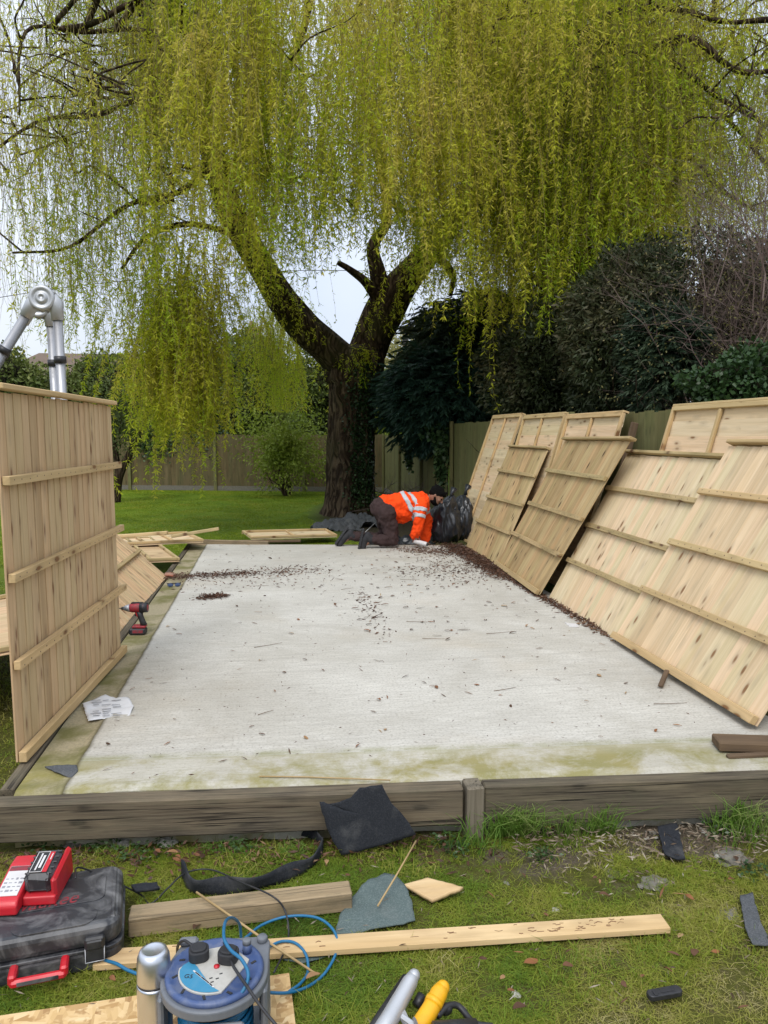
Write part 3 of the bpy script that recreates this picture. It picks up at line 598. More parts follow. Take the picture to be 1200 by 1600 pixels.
garden_fence((-13.0, 27.6), (3.45, 23.0), GZ, 1.52, 'fence', 'long weathered board fence across the far end of the lawn', 2.85, 'fence_side')
garden_fence((3.42, 23.0), (3.42, 14.4), GZ, 1.50, 'fence_side', 'lower green stained fence stretch behind the willow trunk', 2.9, 'fence_side')
garden_fence((3.46, 14.4), (3.46, 1.0), GZ, 1.72, 'fence_side', 'taller green stained fence the new panels lean on', 2.9, 'fence_side')

# ------------------------------------------------------------------ house, pole, wire
def at(x, y, Y): return V(A(x, y, Y))
h = empty('house', (-9.5, 44, GZ), 'distant house with a brown tiled roof behind the hedge', 'house')
b = MB(); b.box((2.5, 4, 2.3), (17, 8, 4.6)); b.build('wall', M['render'], h)
b = MB(); ov = 0.4
b.add([(-6.4, -ov, 4.45), (11.4, -ov, 4.45), (11.4, 8 + ov, 4.45), (-6.4, 8 + ov, 4.45), (-4, 4, 6.6), (9, 4, 6.6)], [(0, 1, 5, 4), (1, 2, 5), (2, 3, 4, 5), (3, 0, 4), (0, 3, 2, 1)]); rf = b.build('roof', M['rooft'], h)
b = MB(); b.box((8.6, 3.2, 7.0), (0.9, 0.7, 2.2)); b.box((8.6, 3.2, 8.15), (1.0, 0.8, 0.15)); b.tube([(8.45, 3.2, 8.2), (8.45, 3.2, 8.6)], 0.12); b.build('chimney', M['render'], rf)
for x in (-3, 1.5, 6):
    b = MB(); b.box((x, -0.02, 3.2), (1.6, 0.06, 1.1)); w_ = b.build('window', M['white'], h)
    b = MB(); b.box((x, -0.06, 3.2), (1.4, 0.03, 0.9)); b.build('pane', M['dark_glass'], w_)
p = at(633, 527, 32)
pole = empty('telegraph_pole', (p.x, p.y, GZ), 'dark slim telegraph pole beyond the fence, right of the willow trunk', 'pole')
b = MB(); b.tube([(0, 0, 0), (0, 0, p.z - GZ)], [0.14, 0.1], 8); b.build('shaft', M['oldtimber'], pole)
b = MB(); b.box((0, 0, p.z - GZ - 0.1), (0.22, 0.2, 0.35)); b.build('junction_box', M['black'], pole)
def wire(pts, label):
    b = MB(); b.tube(smooth_path([at(*q) for q in pts], 10), 0.014, 4); o = b.build('telephone_wire', M['black']); tag(o, label, 'wire')
wire([(-60, 474, 30), (160, 442, 30), (430, 424, 29), (600, 424, 29), (780, 430, 28), (1000, 440, 27)], 'thin black telephone wire crossing the sky behind the willow')

# ================================================================== VEGETATION
def ellipsoid_leaves(name, c, rad, n, L, Wd, mat, parent, droop=0.3, inner=0.55, lump=0.35, seed=0, out=0.6, zmin=None):
    rs = np.random.default_rng(seed); d = unit(rs.normal(size=(n, 3)))
    # uneven outline from low frequency waves
    k = rs.normal(size=(9, 3)) * 2.4; ph = rs.uniform(0, 6.28, 9); k2 = rs.normal(size=(8, 3)) * 6.5
    w = 1 + lump * np.mean(np.sin(d @ k.T + ph), axis=1) * 1.5 + lump * 0.8 * np.mean(np.sin(d @ k2.T + ph[:8]), axis=1)
    rr = (inner + (1 - inner) * rs.uniform(0, 1, n) ** 0.7) * w
    P = np.array(c) + d * np.array(rad) * rr[:, None]
    if zmin is not None: P = P[P[:, 2] > zmin]; d = d[:len(P)]; n = len(P); d = unit(P - np.array(c))
    D = d * out + rs.normal(size=(n, 3)) * 0.6 - np.array([0, 0, droop])
    q = leaf_quads(P, D, L * rs.uniform(0.6, 1.3, n), Wd * rs.uniform(0.6, 1.3, n))
    clump = 0.5 + 0.5 * np.mean(np.sin(P @ (k[:5].T * 0.9) + ph[:5]), axis=1)
    return bulk(name, q, 4, mat, parent, rnd=np.clip(clump * 0.6 + rs.uniform(0, 0.5, n), 0, 1))
def branchy(bm_, start, dir_, length, rad, depth, spread=0.6, up=0.1, n=4):
    pts = [Vector(start)]; d = Vector(dir_).normalized()
    for i in range(n):
        d = (d + Vector((random.gauss(0, 0.16), random.gauss(0, 0.16), random.gauss(0, 0.12) + up * 0.3))).normalized(); pts.append(pts[-1] + d * length / n)
    bm_.tube(pts, [rad * (1 - 0.6 * i / n) for i in range(n + 1)], 5 if rad > 0.01 else 3, False)
    if depth > 0:
        for k in range(random.randint(3, 5)):
            i = random.randint(1, n); q = (d + Vector((random.gauss(0, spread), random.gauss(0, spread), random.gauss(0, spread * 0.7) + up))).normalized()
            branchy(bm_, pts[i], q, length * random.uniform(0.45, 0.75), rad * 0.45, depth - 1, spread, up, n)
def shrub(name, label, cat, c, rad, n, L, Wd, mat, seed=1, trunk=True, core=True, group=None, **k):
    base = (c[0], c[1], GZ); root = empty(name, base, label, cat, group)
    lc = (0, 0, c[2] - GZ)
    if trunk:
        b = MB()
        for s_ in range(5): branchy(b, (random.uniform(-.1, .1) * rad[0], random.uniform(-.1, .1), 0), (random.uniform(-.5, .5), random.uniform(-.5, .5), 1), lc[2] * 0.5, 0.045, 2, 0.5)
        b.build('trunk', M['bark'], root)
    if core:
        b = MB(); b.ball(lc, 1, 20, (rad[0] * 0.68, rad[1] * 0.68, rad[2] * 0.68), lump=0.5, ls=2.5); b.build('shade_core', M['core'], root)  # lumpy dark body added to stop see-through, shade in its colour
    ellipsoid_leaves('crown', lc, rad, n, L, Wd, M[mat], root, seed=seed, **k)
    return root
# hedge trees beyond the far fence, each its own
def bz(px, py, Y): return A(px, py, Y)
def blob(name, label, px0, px1, py0, py1, Y, depth, n, L, Wd, mat, seed, **k):
    a, b_ = bz(px0, py1, Y), bz(px1, py0, Y); c = (a + b_) / 2
    return shrub(name, label, 'tree' if 'tree' in name else 'shrub', c, (abs(b_[0] - a[0]) / 2, depth, abs(b_[2] - a[2]) / 2), n, L, Wd, M and mat, seed, **k)
HG = 'hedge shrubs beyond the far fence'
blob('hedge_shrub', 'dark bush behind the ladder at the left edge', -90, 100, 535, 720, 27.5, 1.6, 12000, 0.16, 0.09, 'hedge_mid', 11, group=HG)
blob('hedge_shrub', 'dark green bush above the far fence just right of the upright panel', 70, 240, 556, 720, 27.5, 1.5, 12000, 0.16, 0.09, 'hedge_mid', 12, group=HG)
blob('hedge_shrub', 'tall brownish bush behind the dense hanging willow curtain', 200, 370, 548, 730, 27.8, 1.5, 13000, 0.16, 0.08, 'hedge_dark', 13, group=HG)
blob('hedge_shrub', 'mixed green bush left of the willow trunk beyond the fence', 320, 480, 528, 730, 27.5, 1.5, 14000, 0.16, 0.08, 'hedge_mid', 14, group=HG)
blob('hedge_shrub', 'dark bush directly left of the willow trunk', 430, 570, 535, 730, 26.2, 1.4, 13000, 0.16, 0.08, 'hedge_mid', 15, group=HG)
blob('hedge_shrub', 'yellow green shrub seen in the gap right of the willow trunk', 575, 625, 590, 710, 26, 0.8, 5000, 0.13, 0.07, 'shrub', 16, group=HG)
blob('far_tree', 'pale yellow budding tree far beyond the fence, right of the trunk', 570, 680, 525, 640, 45, 2.5, 5000, 0.25, 0.15, 'yellowtree', 17, core=False)
blob('far_tree', 'hazy green tree behind the house roof', 330, 430, 520, 640, 42, 2.2, 5000, 0.28, 0.16, 'hedge_mid', 18, core=False)
# conifers over the right hand fence
def conifer(label, px0, px1, py0, py1, Y, depth, n, seed, L=0.26, Wd=0.05, mat='conifer', k_=1.0):
    a, b_ = bz(px0, py1, Y), bz(px1, py0, Y); c = (a + b_) / 2; rx, rz = abs(b_[0] - a[0]) / 2, abs(b_[2] - a[2]) / 2
    root = empty('conifer', (c[0], c[1], GZ), label, 'conifer'); lc = np.array([0, 0, c[2] - GZ])
    b = MB(); b.tube([(0, 0, 0), (0.05, 0, c[2] - GZ), (0, 0, c[2] - GZ + rz * 0.8)], [0.16, 0.12, 0.03], 8); b.build('trunk', M['bark'], root)
    b = MB(); b.ball(lc, 1, 20, (rx * 0.7, depth * 0.7, rz * 0.72), lump=0.5, ls=2.5); b.build('shade_core', M['core'], root)  # added dark filler behind the sprays, coloured as the crown's shaded inside
    rs = np.random.default_rng(seed); nb = n // 26; d = unit(rs.normal(size=(nb, 3)) * np.array([1, 1, 0.9])); k = rs.normal(size=(9, 3)) * 2.8; ph = rs.uniform(0, 6.3, 9)
    w = 1 + 0.55 * np.mean(np.sin(d @ k.T + ph), axis=1); rr = rs.uniform(0.66, 1.0, nb) * w
    T = lc + d * np.array([rx, depth, rz]) * rr[:, None]; out = unit(d * np.array([1, 1, 0.25]) + np.array([0, 0, -0.35]) + rs.normal(size=(nb, 3)) * 0.25)
    side = unit(np.cross(out, np.array([0, 0, 1.0]) + rs.normal(size=(nb, 3)) * 0.3)); P = []; D = []; rv = []
    tint = rs.uniform(0, 1, nb)
    for j in range(26):                       # each spray: a feather of small sprigs
        t_ = j / 26.0; s_ = 1 if j % 2 else -1
        P.append(T + out * t_ * 0.45 * k_); D.append(out * 0.9 + side * s_ * (0.9 - 0.5 * t_) + np.array([0, 0, -0.25]) + rs.normal(size=(nb, 3)) * 0.12); rv.append(np.clip(tint * 0.7 + 0.35 * t_, 0, 1))
    P = np.concatenate(P); D = np.concatenate(D); q = leaf_quads(P, D, 0.17 * k_ * rs.uniform(0.6, 1.2, len(P)), 0.035 * k_)
    bulk('crown', q, 4, M[mat], root, rnd=np.concatenate(rv)); return root
conifer('bluish green conifer spilling over the fence right of the willow trunk', 600, 780, 530, 700, 15.5, 1.3, 60000, 21)
conifer('taller dark conifer peak with willow strands in front of it', 650, 880, 450, 690, 16.0, 1.4, 80000, 22, mat='conifer_dark')
conifer('small dark green conifer at the right behind the overlap panels', 990, 1080, 470, 650, 8.2, 0.6, 60000, 23, mat='conifer_dark', k_=.45)
HR = 'hedge shrubs behind the right fence'
blob('hedge_shrub', 'very dark brown green hedge in the shade behind the middle panels', 760, 980, 455, 690, 11.8, 1.2, 36000, 0.10, 0.035, 'hedge_dark', 31, group=HR)
blob('hedge_shrub', 'dark hedge mass behind the overlap panels, browner towards the top', 880, 1080, 405, 680, 9.6, 1.2, 36000, 0.10, 0.03, 'hedge_dark', 32, group=HR)
blob('laurel_shrub', 'broad leaved green shrub hanging over the fence at the right edge', 1075, 1260, 548, 660, 6.2, 0.45, 5200, 0.055, 0.042, 'laurel', 33, group=HR)
blob('hedge_shrub', 'dim hedge growth behind the tangle of bare stems', 990, 1380, 372, 690, 9.6, 1.0, 36000, 0.09, 0.03, 'hedge_dark', 34, group=HR)
blob('hedge_shrub', 'dark hedge foliage filling the gap under the willow on the right', 830, 1060, 385, 570, 13.5, 1.2, 18000, 0.12, 0.04, 'hedge_dark', 35, group=HR)
# tangle of bare stems on the right
root = empty('bare_shrub', (4.6, 7.2, GZ), 'large leafless brown shrub with tangled arching stems at the right', 'shrub'); b = MB()
for i in range(190):
    branchy(b, (random.uniform(-0.2, 2.2), random.uniform(-1.3, 1.2), random.uniform(1.3, 3.3)), (random.gauss(0, .35), random.gauss(0, .35), 1), random.uniform(0.8, 1.5), 0.008, 3, 0.7, 0.05, 5)
b.build('stems', M['bare'], root)
rs = np.random.default_rng(5); P = rs.normal(size=(5000, 3)) * np.array([0.8, 0.9, 0.7]) + np.array([0.5, 0, 2.9]); bulk('leaves', leaf_quads(P, rs.normal(size=(5000, 3)), 0.035, 0.015), 4, M['willow_dry'], root, rnd=rs.uniform(0, 1, 5000))
# loose arching shrub and small tree on the lawn
blob('leafy_shrub', 'loose yellow green shrub growing in front of the far fence', 368, 522, 628, 775, 22.0, 1.0, 9000, 0.10, 0.05, 'shrub', 41, core=False, inner=0.05, lump=1.1)
t0 = A(180, 785, 20.5); root = empty('small_tree', (t0[0], t0[1], GZ), 'small leaning tree with a thin dark trunk beside the upright panel', 'tree')
b = MB(); b.tube(smooth_path([(0, 0, 0), (0.12, 0, 0.7), (0.45, 0, 1.35), (0.75, 0, 2.0), (0.8, 0, 2.7)], 4), [0.14 - 0.006 * i for i in range(17)], 8)
b.tube([(0.12, 0, 0.7), (0.05, 0, 1.4), (-0.1, 0.1, 2.2)], [0.09, 0.07, 0.03], 7)
for k in range(16): branchy(b, (random.uniform(-.1, .8), 0, random.uniform(1.3, 2.4)), (random.gauss(0, .7), random.gauss(0, .6), 0.8), 1.0, 0.02, 2)
b.build('trunk', M['bark'], root); ellipsoid_leaves('crown', (0.35, 0, 2.25), (1.25, 1.0, 1.2), 6500, 0.07, 0.035, M['hedge_mid'], root, inner=0.15, seed=42, lump=0.5)
# ivy patches
def ivy(label, pts, n, name='ivy'):
    P = []
    for (a, bb, c, spread) in pts: P.append(np.array(at(a, bb, c))[None] + RNG.normal(size=(n // len(pts), 3)) * np.array(spread))
    P = np.concatenate(P); base = P.mean(0); o = bulk(name, leaf_quads(P - base, RNG.normal(size=(len(P), 3)) + np.array([0, -0.4, -0.8]), 0.09, 0.085), 4, M['ivy'], rnd=RNG.uniform(0, 1, len(P)))
    o.location = base; return tag(o, label, 'ivy')
ivy('round ivy clump hanging over the far fence left of its pale post', [(255, 675, 25.0, (.42, .08, .2)), (240, 690, 25.0, (.3, .08, .25)), (270, 690, 24.9, (.25, .08, .22)), (235, 665, 25.1, (.3, .1, .15))], 2600)
ivy('small ivy clump on the far fence right of its pale post', [(325, 678, 24.6, (.3, .08, .15)), (335, 692, 24.6, (.2, .06, .2))], 1100)
ivy('dark ivy trailing down the step in the side fence', [(690, 690, 14.2, (.07, .06, .16)), (688, 715, 14.2, (.05, .04, .15)), (690, 735, 14.2, (.04, .04, .12)), (684, 672, 14.4, (.15, .08, .1))], 1000)
ivy('thin ivy trail on the side fence below the bluish conifer', [(637, 695, 16.5, (.05, .05, .2)), (640, 715, 16.5, (.03, .03, .15))], 240)

# ------------------------------------------------------------------ the weeping willow
TY = 16.74
tb = A(545, 803, TY); WB = Vector((tb[0], tb[1], GZ))
willow = empty('weeping_willow', WB, 'huge weeping willow with a forked trunk and hanging yellow green strands', 'tree')
def loc(px, py, Y): return at(px, py, Y) - WB
tm = MB()
def limb(pts, n=7, sides=14, bump=0.25):
    path = smooth_path([(*loc(a, b_, c),) for a, b_, c, r in pts], n); rr = smooth_path([(r, 0, 0) for *_, r in pts], n); tm.tube(path, [max(x[0], 0.008) for x in rr], sides, True, bump=bump, bs=2.2); return path, [x[0] for x in rr]
# trunk with ridged, fluted bark
ringc = [(545, 812, .70), (545, 800, .62), (546, 780, .55), (547, 740, .52), (548, 700, .50), (549, 650, .49), (551, 610, .50), (555, 578, .52), (558, 558, .52), (560, 545, .42), (562, 538, .2)]
path = smooth_path([(*loc(a, b_, TY), r) for a, b_, r in ringc], 7); NS = 72; vs = []; fs = []
for i, q in enumerate(path):
    for k in range(NS):
        a = 2 * math.pi * k / NS; ca, sa = math.cos(a), math.sin(a); z = q[2]
        rr = q[3] * (1 + 0.16 * mnoise.noise(Vector((ca * 2.2, sa * 2.2, z * 0.35))) + 0.09 * mnoise.noise(Vector((ca * 8, sa * 8, z * 0.9))) + 0.05 * mnoise.noise(Vector((ca * 20, sa * 20, z * 3))))
        ex = 1.18 if z > 2.9 else 1.0
        vs.append((q[0] + ca * rr * ex, q[1] + sa * rr, z))
for i in range(len(path) - 1):
    for k in range(NS): k2 = (k + 1) % NS; fs.append((i * NS + k, i * NS + k2, (i + 1) * NS + k2, (i + 1) * NS + k))
fs.append(tuple((len(path) - 1) * NS + k for k in range(NS))); tm.add(vs, fs)
BO = []      # boughs that carry strands: (path, r0)
Lp = limb([(552, 580, TY, .42), (515, 545, TY - .1, .36), (478, 515, TY - .3, .33), (446, 478, TY - .6, .31), (418, 430, TY - .9, .28), (390, 385, TY - 1.2, .26), (362, 330, TY - 1.5, .25), (338, 260, TY - 1.8, .22), (318, 180, TY - 2.2, .19), (298, 100, TY - 2.6, .16), (272, 20, TY - 3.0, .13), (240, -70, TY - 3.5, .08)], sides=24)
Rp = limb([(556, 590, TY, .42), (578, 535, TY, .40), (600, 490, TY - .1, .40), (628, 445, TY - .3, .34), (660, 405, TY - .5, .28), (695, 362, TY - .7, .24), (728, 310, TY - 1.0, .20), (752, 240, TY - 1.4, .17), (775, 160, TY - 2.0, .14), (800, 70, TY - 2.6, .11), (830, -40, TY - 3.2, .08)], sides=24)
limb([(598, 470, TY - .1, .26), (590, 425, TY - .4, .16), (584, 385, TY - .5, .12), (604, 345, TY - .6, .10), (600, 290, TY - .8, .09), (580, 200, TY - 1, .08), (560, 90, TY - 1.4, .06), (565, -30, TY - 1.8, .05)])
limb([(592, 470, TY - .2, .13), (570, 440, TY - .5, .09), (548, 422, TY - .6, .07), (528, 410, TY - .7, .05)])
limb([(672, 395, TY - .5, .09), (695, 412, TY - .6, .08), (708, 432, TY - .7, .07), (704, 462, TY - .8, .04)])
limb([(352, 300, TY - 1.6, .12), (385, 230, TY - 2, .10), (430, 150, TY - 2.6, .08), (470, 60, TY - 3.2, .06), (490, -30, TY - 4, .05)])
limb([(760, 230, TY - 1.5, .12), (700, 130, TY - 2.5, .09), (690, 40, TY - 3.5, .07), (700, -60, TY - 4.5, .05)])
for pp in ([(740, 285, TY - 1.2, .13), (800, 200, 14.5, .11), (870, 150, 13.5, .10), (940, 135, 12.6, .06), (1010, 150, 12, .05), (1080, 148, 11.5, .04), (1140, 190, 11, .03), (1200, 260, 10.8, .03)],
           [(790, 110, 14.3, .12), (850, 90, 13, .10), (930, 62, 11.8, .07), (1010, 82, 11, .055), (1070, 110, 10.6, .045), (1120, 150, 10.3, .03), (1190, 190, 10, .04)],
           [(880, 80, 12.5, .10), (960, 20, 11.5, .055), (1050, 14, 10.8, .045), (1130, 34, 10.4, .03), (1210, 30, 10, .04)],
           [(860, 152, 13.6, .08), (910, 220, 12.8, .045), (980, 275, 12, .035), (1060, 290, 11.6, .025), (1130, 320, 11.3, .03)],
           [(1010, 82, 11, .06), (1080, 60, 10.5, .05), (1150, 110, 10.2, .04), (1220, 110, 10, .03)],
           [(1000, 150, 12, .05), (1050, 210, 11.6, .05), (1120, 290, 11.3, .04), (1180, 330, 11, .02)],
           [(336, 255, TY - 1.8, .07), (280, 300, 14, .05), (200, 320, 13, .035), (110, 385, 12.3, .025), (20, 395, 11.8, .015)],
           [(318, 180, TY - 2.2, .07), (240, 150, 13.5, .05), (150, 180, 12.5, .035), (60, 190, 11.6, .025), (-40, 260, 11, .015)],
           [(298, 100, TY - 2.6, .06), (230, 50, 13, .04), (130, 50, 12, .03), (40, 50, 11, .022), (30, 180, 10.8, .012)],
           [(700, 350, TY - .8, .07), (790, 300, 15, .06), (880, 270, 14, .05), (960, 290, 13.2, .04), (1030, 340, 12.6, .02)],
           [(384, 372, TY - 1.3, .06), (300, 350, 14.5, .05), (230, 370, 13.6, .04), (190, 420, 13.2, .02)]):
    pth, rr = limb(pp, 6, 9, 0.35); BO.append([np.array(q) for q in pth])
# smaller crooked boughs reaching through the crown
starts = [np.array(q) for q in Lp[0][20:]] + [np.array(q) for q in Rp[0][18:]] + [q for bo in BO for q in bo[4:]]
# how low the crown hangs, seen by bearing from the terrace
prof_x = [-200, 0, 60, 120, 190, 225, 245, 300, 345, 375, 420, 480, 530, 580, 640, 700, 760, 830, 900, 960, 1010, 1080, 1200, 1400]
prof_y = [480, 520, 520, 540, 570, 640, 665, 672, 660, 520, 440, 385, 350, 345, 360, 430, 500, 545, 520, 480, 430, 370, 360, 360]
dens_x = [-200, 0, 150, 230, 360, 500, 600, 900, 1000, 1080, 1200, 1400]
dens_y = [0.4, 0.42, 0.42, 0.5, 0.42, 0.55, 0.9, 1.2, 1.0, 0.75, 0.6, 0.5]
WBn = np.array(WB)
def azpx(P):
    v = P - _C; f_ = v @ _f; return PX0 + FPX * (v @ _r) / f_, PY0 - FPX * (v @ _u) / f_
for k in range(150):
    Y = random.uniform(9.5, 19.5); px = random.uniform(-130, 1330); py = random.uniform(-260, 330)
    if px > 1000: py = random.uniform(-200, 250)
    e = np.array(at(px, py, Y)) - WBn
    if e[2] > 13.5: continue
    s0 = min(random.sample(starts, 60), key=lambda q: np.linalg.norm(q - e)); d = e - s0; Ln = np.linalg.norm(d)
    if Ln < 0.6: continue
    if Ln > 4.5: e = s0 + d * 4.5 / Ln; d = e - s0; Ln = 4.5
    nn = 7; pts = []; wob = RNG.normal(size=(nn + 1, 3)) * 0.07 * Ln
    for i in range(nn + 1):
        t_ = i / nn; pts.append(s0 + d * t_ + np.array([0, 0, 0.16 * Ln * math.sin(math.pi * t_)]) + wob[i] * math.sin(math.pi * t_))
    pts = smooth_path(pts, 3); r0 = (0.012 + 0.010 * Ln) * (0.6 if px < 280 else 1.0)
    tm.tube(pts, [r0 * (1 - 0.8 * i / (len(pts) - 1)) for i in range(len(pts))], 6, False); BO.append(pts)
for bo in list(BO):
    for k in range(3):
        i = random.randint(3, len(bo) - 2); p = np.array(bo[i]); d = RNG.normal(size=3) * np.array([1, 1, .35]) + np.array([0, 0, .15]); d /= np.linalg.norm(d); L_ = random.uniform(.6, 1.6)
        pts = smooth_path([p, p + d * L_ * .35 + RNG.normal(size=3) * .05, p + d * L_ * .7 + RNG.normal(size=3) * .08 + np.array([0, 0, -.02]), p + d * L_ + np.array([0, 0, -.12 * L_])], 3)
        tm.tube(pts, [.016 * (1 - .75 * j / (len(pts) - 1)) for j in range(len(pts))], 5, False); BO.append(pts)
tr = tm.build('trunk', M['bark'], willow, smooth=True)
# strands
SH_P = []; SH_D = []
def shoots(n, paths, i0, back=0.0):
    for _ in range(n):
        pth, rr_ = random.choice(paths); i = random.randint(i0, len(pth) - 2); a = random.gauss(-1.57, .9); p = np.array(pth[i]) + np.array([math.cos(a), math.sin(a), 0]) * rr_[i] * 1.02; out = np.array([math.cos(a), math.sin(a), 0])
        L_ = random.uniform(.15, .6)
        for k in range(int(L_ * 70) + 6):
            t_ = random.random(); SH_P.append(p + out * .18 * math.sin(t_ * 1.5) + np.array([0, 0, -L_ * t_]) + RNG.normal(size=3) * .035); SH_D.append(out * .3 + RNG.normal(size=3) * .6 + np.array([0, 0, -.6]))
shoots(150, [Lp], 14); shoots(150, [Rp], 10); shoots(26, [([q[:3] for q in path], [q[3] for q in path])], int(len(path) * .72))
SH_P = np.array(SH_P); bulk('shoots', leaf_quads(SH_P, np.array(SH_D), RNG.uniform(.05, .11, len(SH_P)), RNG.uniform(.012, .022, len(SH_P))), 4, M['willow'], willow, rnd=RNG.uniform(.1, .8, len(SH_P)))
tops = []
for bo in BO:
    L_ = sum(np.linalg.norm(bo[i + 1] - bo[i]) for i in range(len(bo) - 1)); m = int(L_ * 17)
    for k in range(m):
        t_ = random.uniform(0.15, 1) * (len(bo) - 1.001); i = int(t_); p = bo[i] * (1 - t_ + i) + bo[i + 1] * (t_ - i); tops.append(p + RNG.normal(size=3) * np.array([.22, .3, .12]))
tops = np.array(tops)
px_, py_ = azpx(tops + WBn); keep = (px_ > -260) & (px_ < 1500) & (py_ < np.interp(px_, prof_x, prof_y) - 20) & (RNG.uniform(0, 1.3, len(tops)) < np.interp(px_, dens_x, dens_y)); tops = tops[keep]
# dense curtain on the left side and the deep mid-right curtain: extra strands
def curtain(n, x0, x1, y0, y1, Ya, Yb):
    out = []
    for c_ in range(n // 14):
        cx, cy, cY = random.uniform(x0, x1), random.uniform(y0, y1), random.uniform(Ya, Yb); q = np.array(at(cx, cy, cY)) - WBn
        out += [q + RNG.normal(size=3) * np.array([.16, .2, .25]) for _ in range(14)]
    return np.array(out)
extra = [curtain(560, 235, 350, 380, 540, 12.5, 15), curtain(120, 90, 240, 300, 440, 12, 15), curtain(800, 720, 1000, 60, 420, 10.5, 14), curtain(800, 560, 1010, -150, 330, 11, 16), curtain(330, 380, 600, -200, 110, 11, 16), curtain(260, 400, 470, 440, 540, 18, 21), curtain(650, 450, 740, -20, 240, 10, 13), curtain(300, 300, 420, -150, 120, 10, 13), curtain(420, 960, 1250, -150, 280, 10, 13)]
tops = np.concatenate([tops] + extra)
n = len(tops); px_, py_ = azpx(tops + WBn); f_ = (tops + WBn - _C) @ _f
low = np.interp(px_, prof_x, prof_y) + RNG.normal(size=n) * 26 + np.where(RNG.uniform(0, 1, n) < .12, 90, 0)
nx_ = n - len(extra[0]) - sum(len(e) for e in extra[1:])
isb = np.zeros(n, bool); isb[-(sum(len(e) for e in extra[5:])):-(sum(len(e) for e in extra[6:]))] = True
low[isb] = 640
Lmax = np.clip((low - py_) * f_ / FPX, 0.15, None); SLn = np.minimum(RNG.uniform(0.8, 3.4, n), Lmax)
NSG = 7; segs = np.zeros((n, NSG + 1, 3)); segs[:, 0] = tops
lat = RNG.normal(size=(n, 3)) * np.array([0.35, 0.35, 0]); lat[:, 2] = 0; lat *= np.where(RNG.uniform(0, 1, n) < .45, 2.4, 1.0)[:, None]
tph = RNG.uniform(0, 6.28, (n, 2)); SWA = RNG.uniform(.04, .20, (n, 1)); SWF = RNG.uniform(2, 7, (n, 1))
for i in range(1, NSG + 1):
    t_ = i / NSG; sw = SWA * np.sin(tph + t_ * SWF)
    segs[:, i] = tops + lat * (1 - math.exp(-3.5 * t_))[None] * 0.6 if False else tops + lat * (1 - math.exp(-3.5 * t_)) * 0.6
    segs[:, i, 0] += sw[:, 0] * t_; segs[:, i, 1] += sw[:, 1] * t_; segs[:, i, 2] -= SLn * t_
# strand ribbons crossing at right angles
q = []
for ax in (np.array([1., 0, 0]), np.array([0, 1., 0])):
    for i in range(NSG):
        w0 = 0.0032 * (1 - 0.6 * i / NSG); w1 = 0.0032 * (1 - 0.6 * (i + 1) / NSG)
        q.append(np.stack([segs[:, i] - ax * w0, segs[:, i] + ax * w0, segs[:, i + 1] + ax * w1, segs[:, i + 1] - ax * w1], axis=1))
q = np.concatenate(q).reshape(-1, 3); bulk('strands', q, 4, M['twig'], willow, rnd=np.tile(RNG.uniform(0, 1, n), 2 * NSG))
# leaves on strands: leafy or nearly bare by strand
leafy = RNG.uniform(0.35, 1.15, n); leafy[px_ < 230] *= 0.45; leafy[(px_ > 230) & (px_ < 520) & (py_ > 60) & (low < 560)] *= .6; leafy[px_ > 1050] *= 0.45
leafy[(px_ > 200) & (px_ < 360) & (low > 560)] *= 1.3
ck = RNG.normal(size=(12, 3)) * 1.15; cph = RNG.uniform(0, 6.28, 12); clump = np.mean(np.sin(tops @ ck.T + cph), axis=1) * 2.2
leafy *= np.clip(0.95 + 1.0 * clump, 0.06, 1.9)
cnt = np.maximum((SLn * 46 * leafy).astype(int), 2); idx = np.repeat(np.arange(n), cnt); nod = np.maximum(SLn[idx] * 9, 2); tt = (np.floor(RNG.uniform(0, 1, len(idx)) * nod) + .5) / nod + RNG.normal(size=len(idx)) * .25 / nod; tt = np.clip(tt, 0.01, .9999) * NSG
ii = tt.astype(int); fr_ = (tt - ii)[:, None]; P = segs[idx, ii] * (1 - fr_) + segs[idx, ii + 1] * fr_
D = RNG.normal(size=(len(P), 3)) * np.array([0.75, 0.75, 0.35]) + np.array([0, 0, -0.7])
stint = np.clip(RNG.uniform(0, 0.6, n) + .15 * np.mean(np.sin(tops @ (ck.T * .6) + cph[::-1]), axis=1) * 3 + np.where((py_ < 150) & (px_ > 300), .15, 0), 0, .8); rnd = np.clip(stint[idx] + RNG.uniform(0, 0.3, len(P)), 0, 1)
dd = f_[idx]
bulk('crown', leaf_quads(P, D, RNG.uniform(0.045, 0.115, len(P)), RNG.uniform(0.011, 0.024, len(P))), 4, M['willow'], willow, rnd=rnd)
print('willow strands', n, 'leaves', len(P))
# ivy climbing the trunk
P = []
for k in range(2600):
    z = random.uniform(0.2, 3.3); a = random.choice([random.gauss(-1.35, 0.3), random.gauss(-0.9, 0.25)]); i = min(range(len(path)), key=lambda j: abs(path[j][2] - z)); rr = path[i][3] * 1.03
    P.append((path[i][0] + math.cos(a) * rr, path[i][1] + math.sin(a) * rr, z))
P = np.array(P) + RNG.normal(size=(len(P), 3)) * 0.03
o = bulk('climbing_ivy', leaf_quads(P, RNG.normal(size=(len(P), 3)) * 0.5 + np.array([0.2, -0.5, -0.7]), 0.06, 0.055), 4, M['ivy'], rnd=RNG.uniform(0, 0.6, len(P))); o.location = WB; tag(o, 'dark ivy climbing the front of the willow trunk', 'ivy')
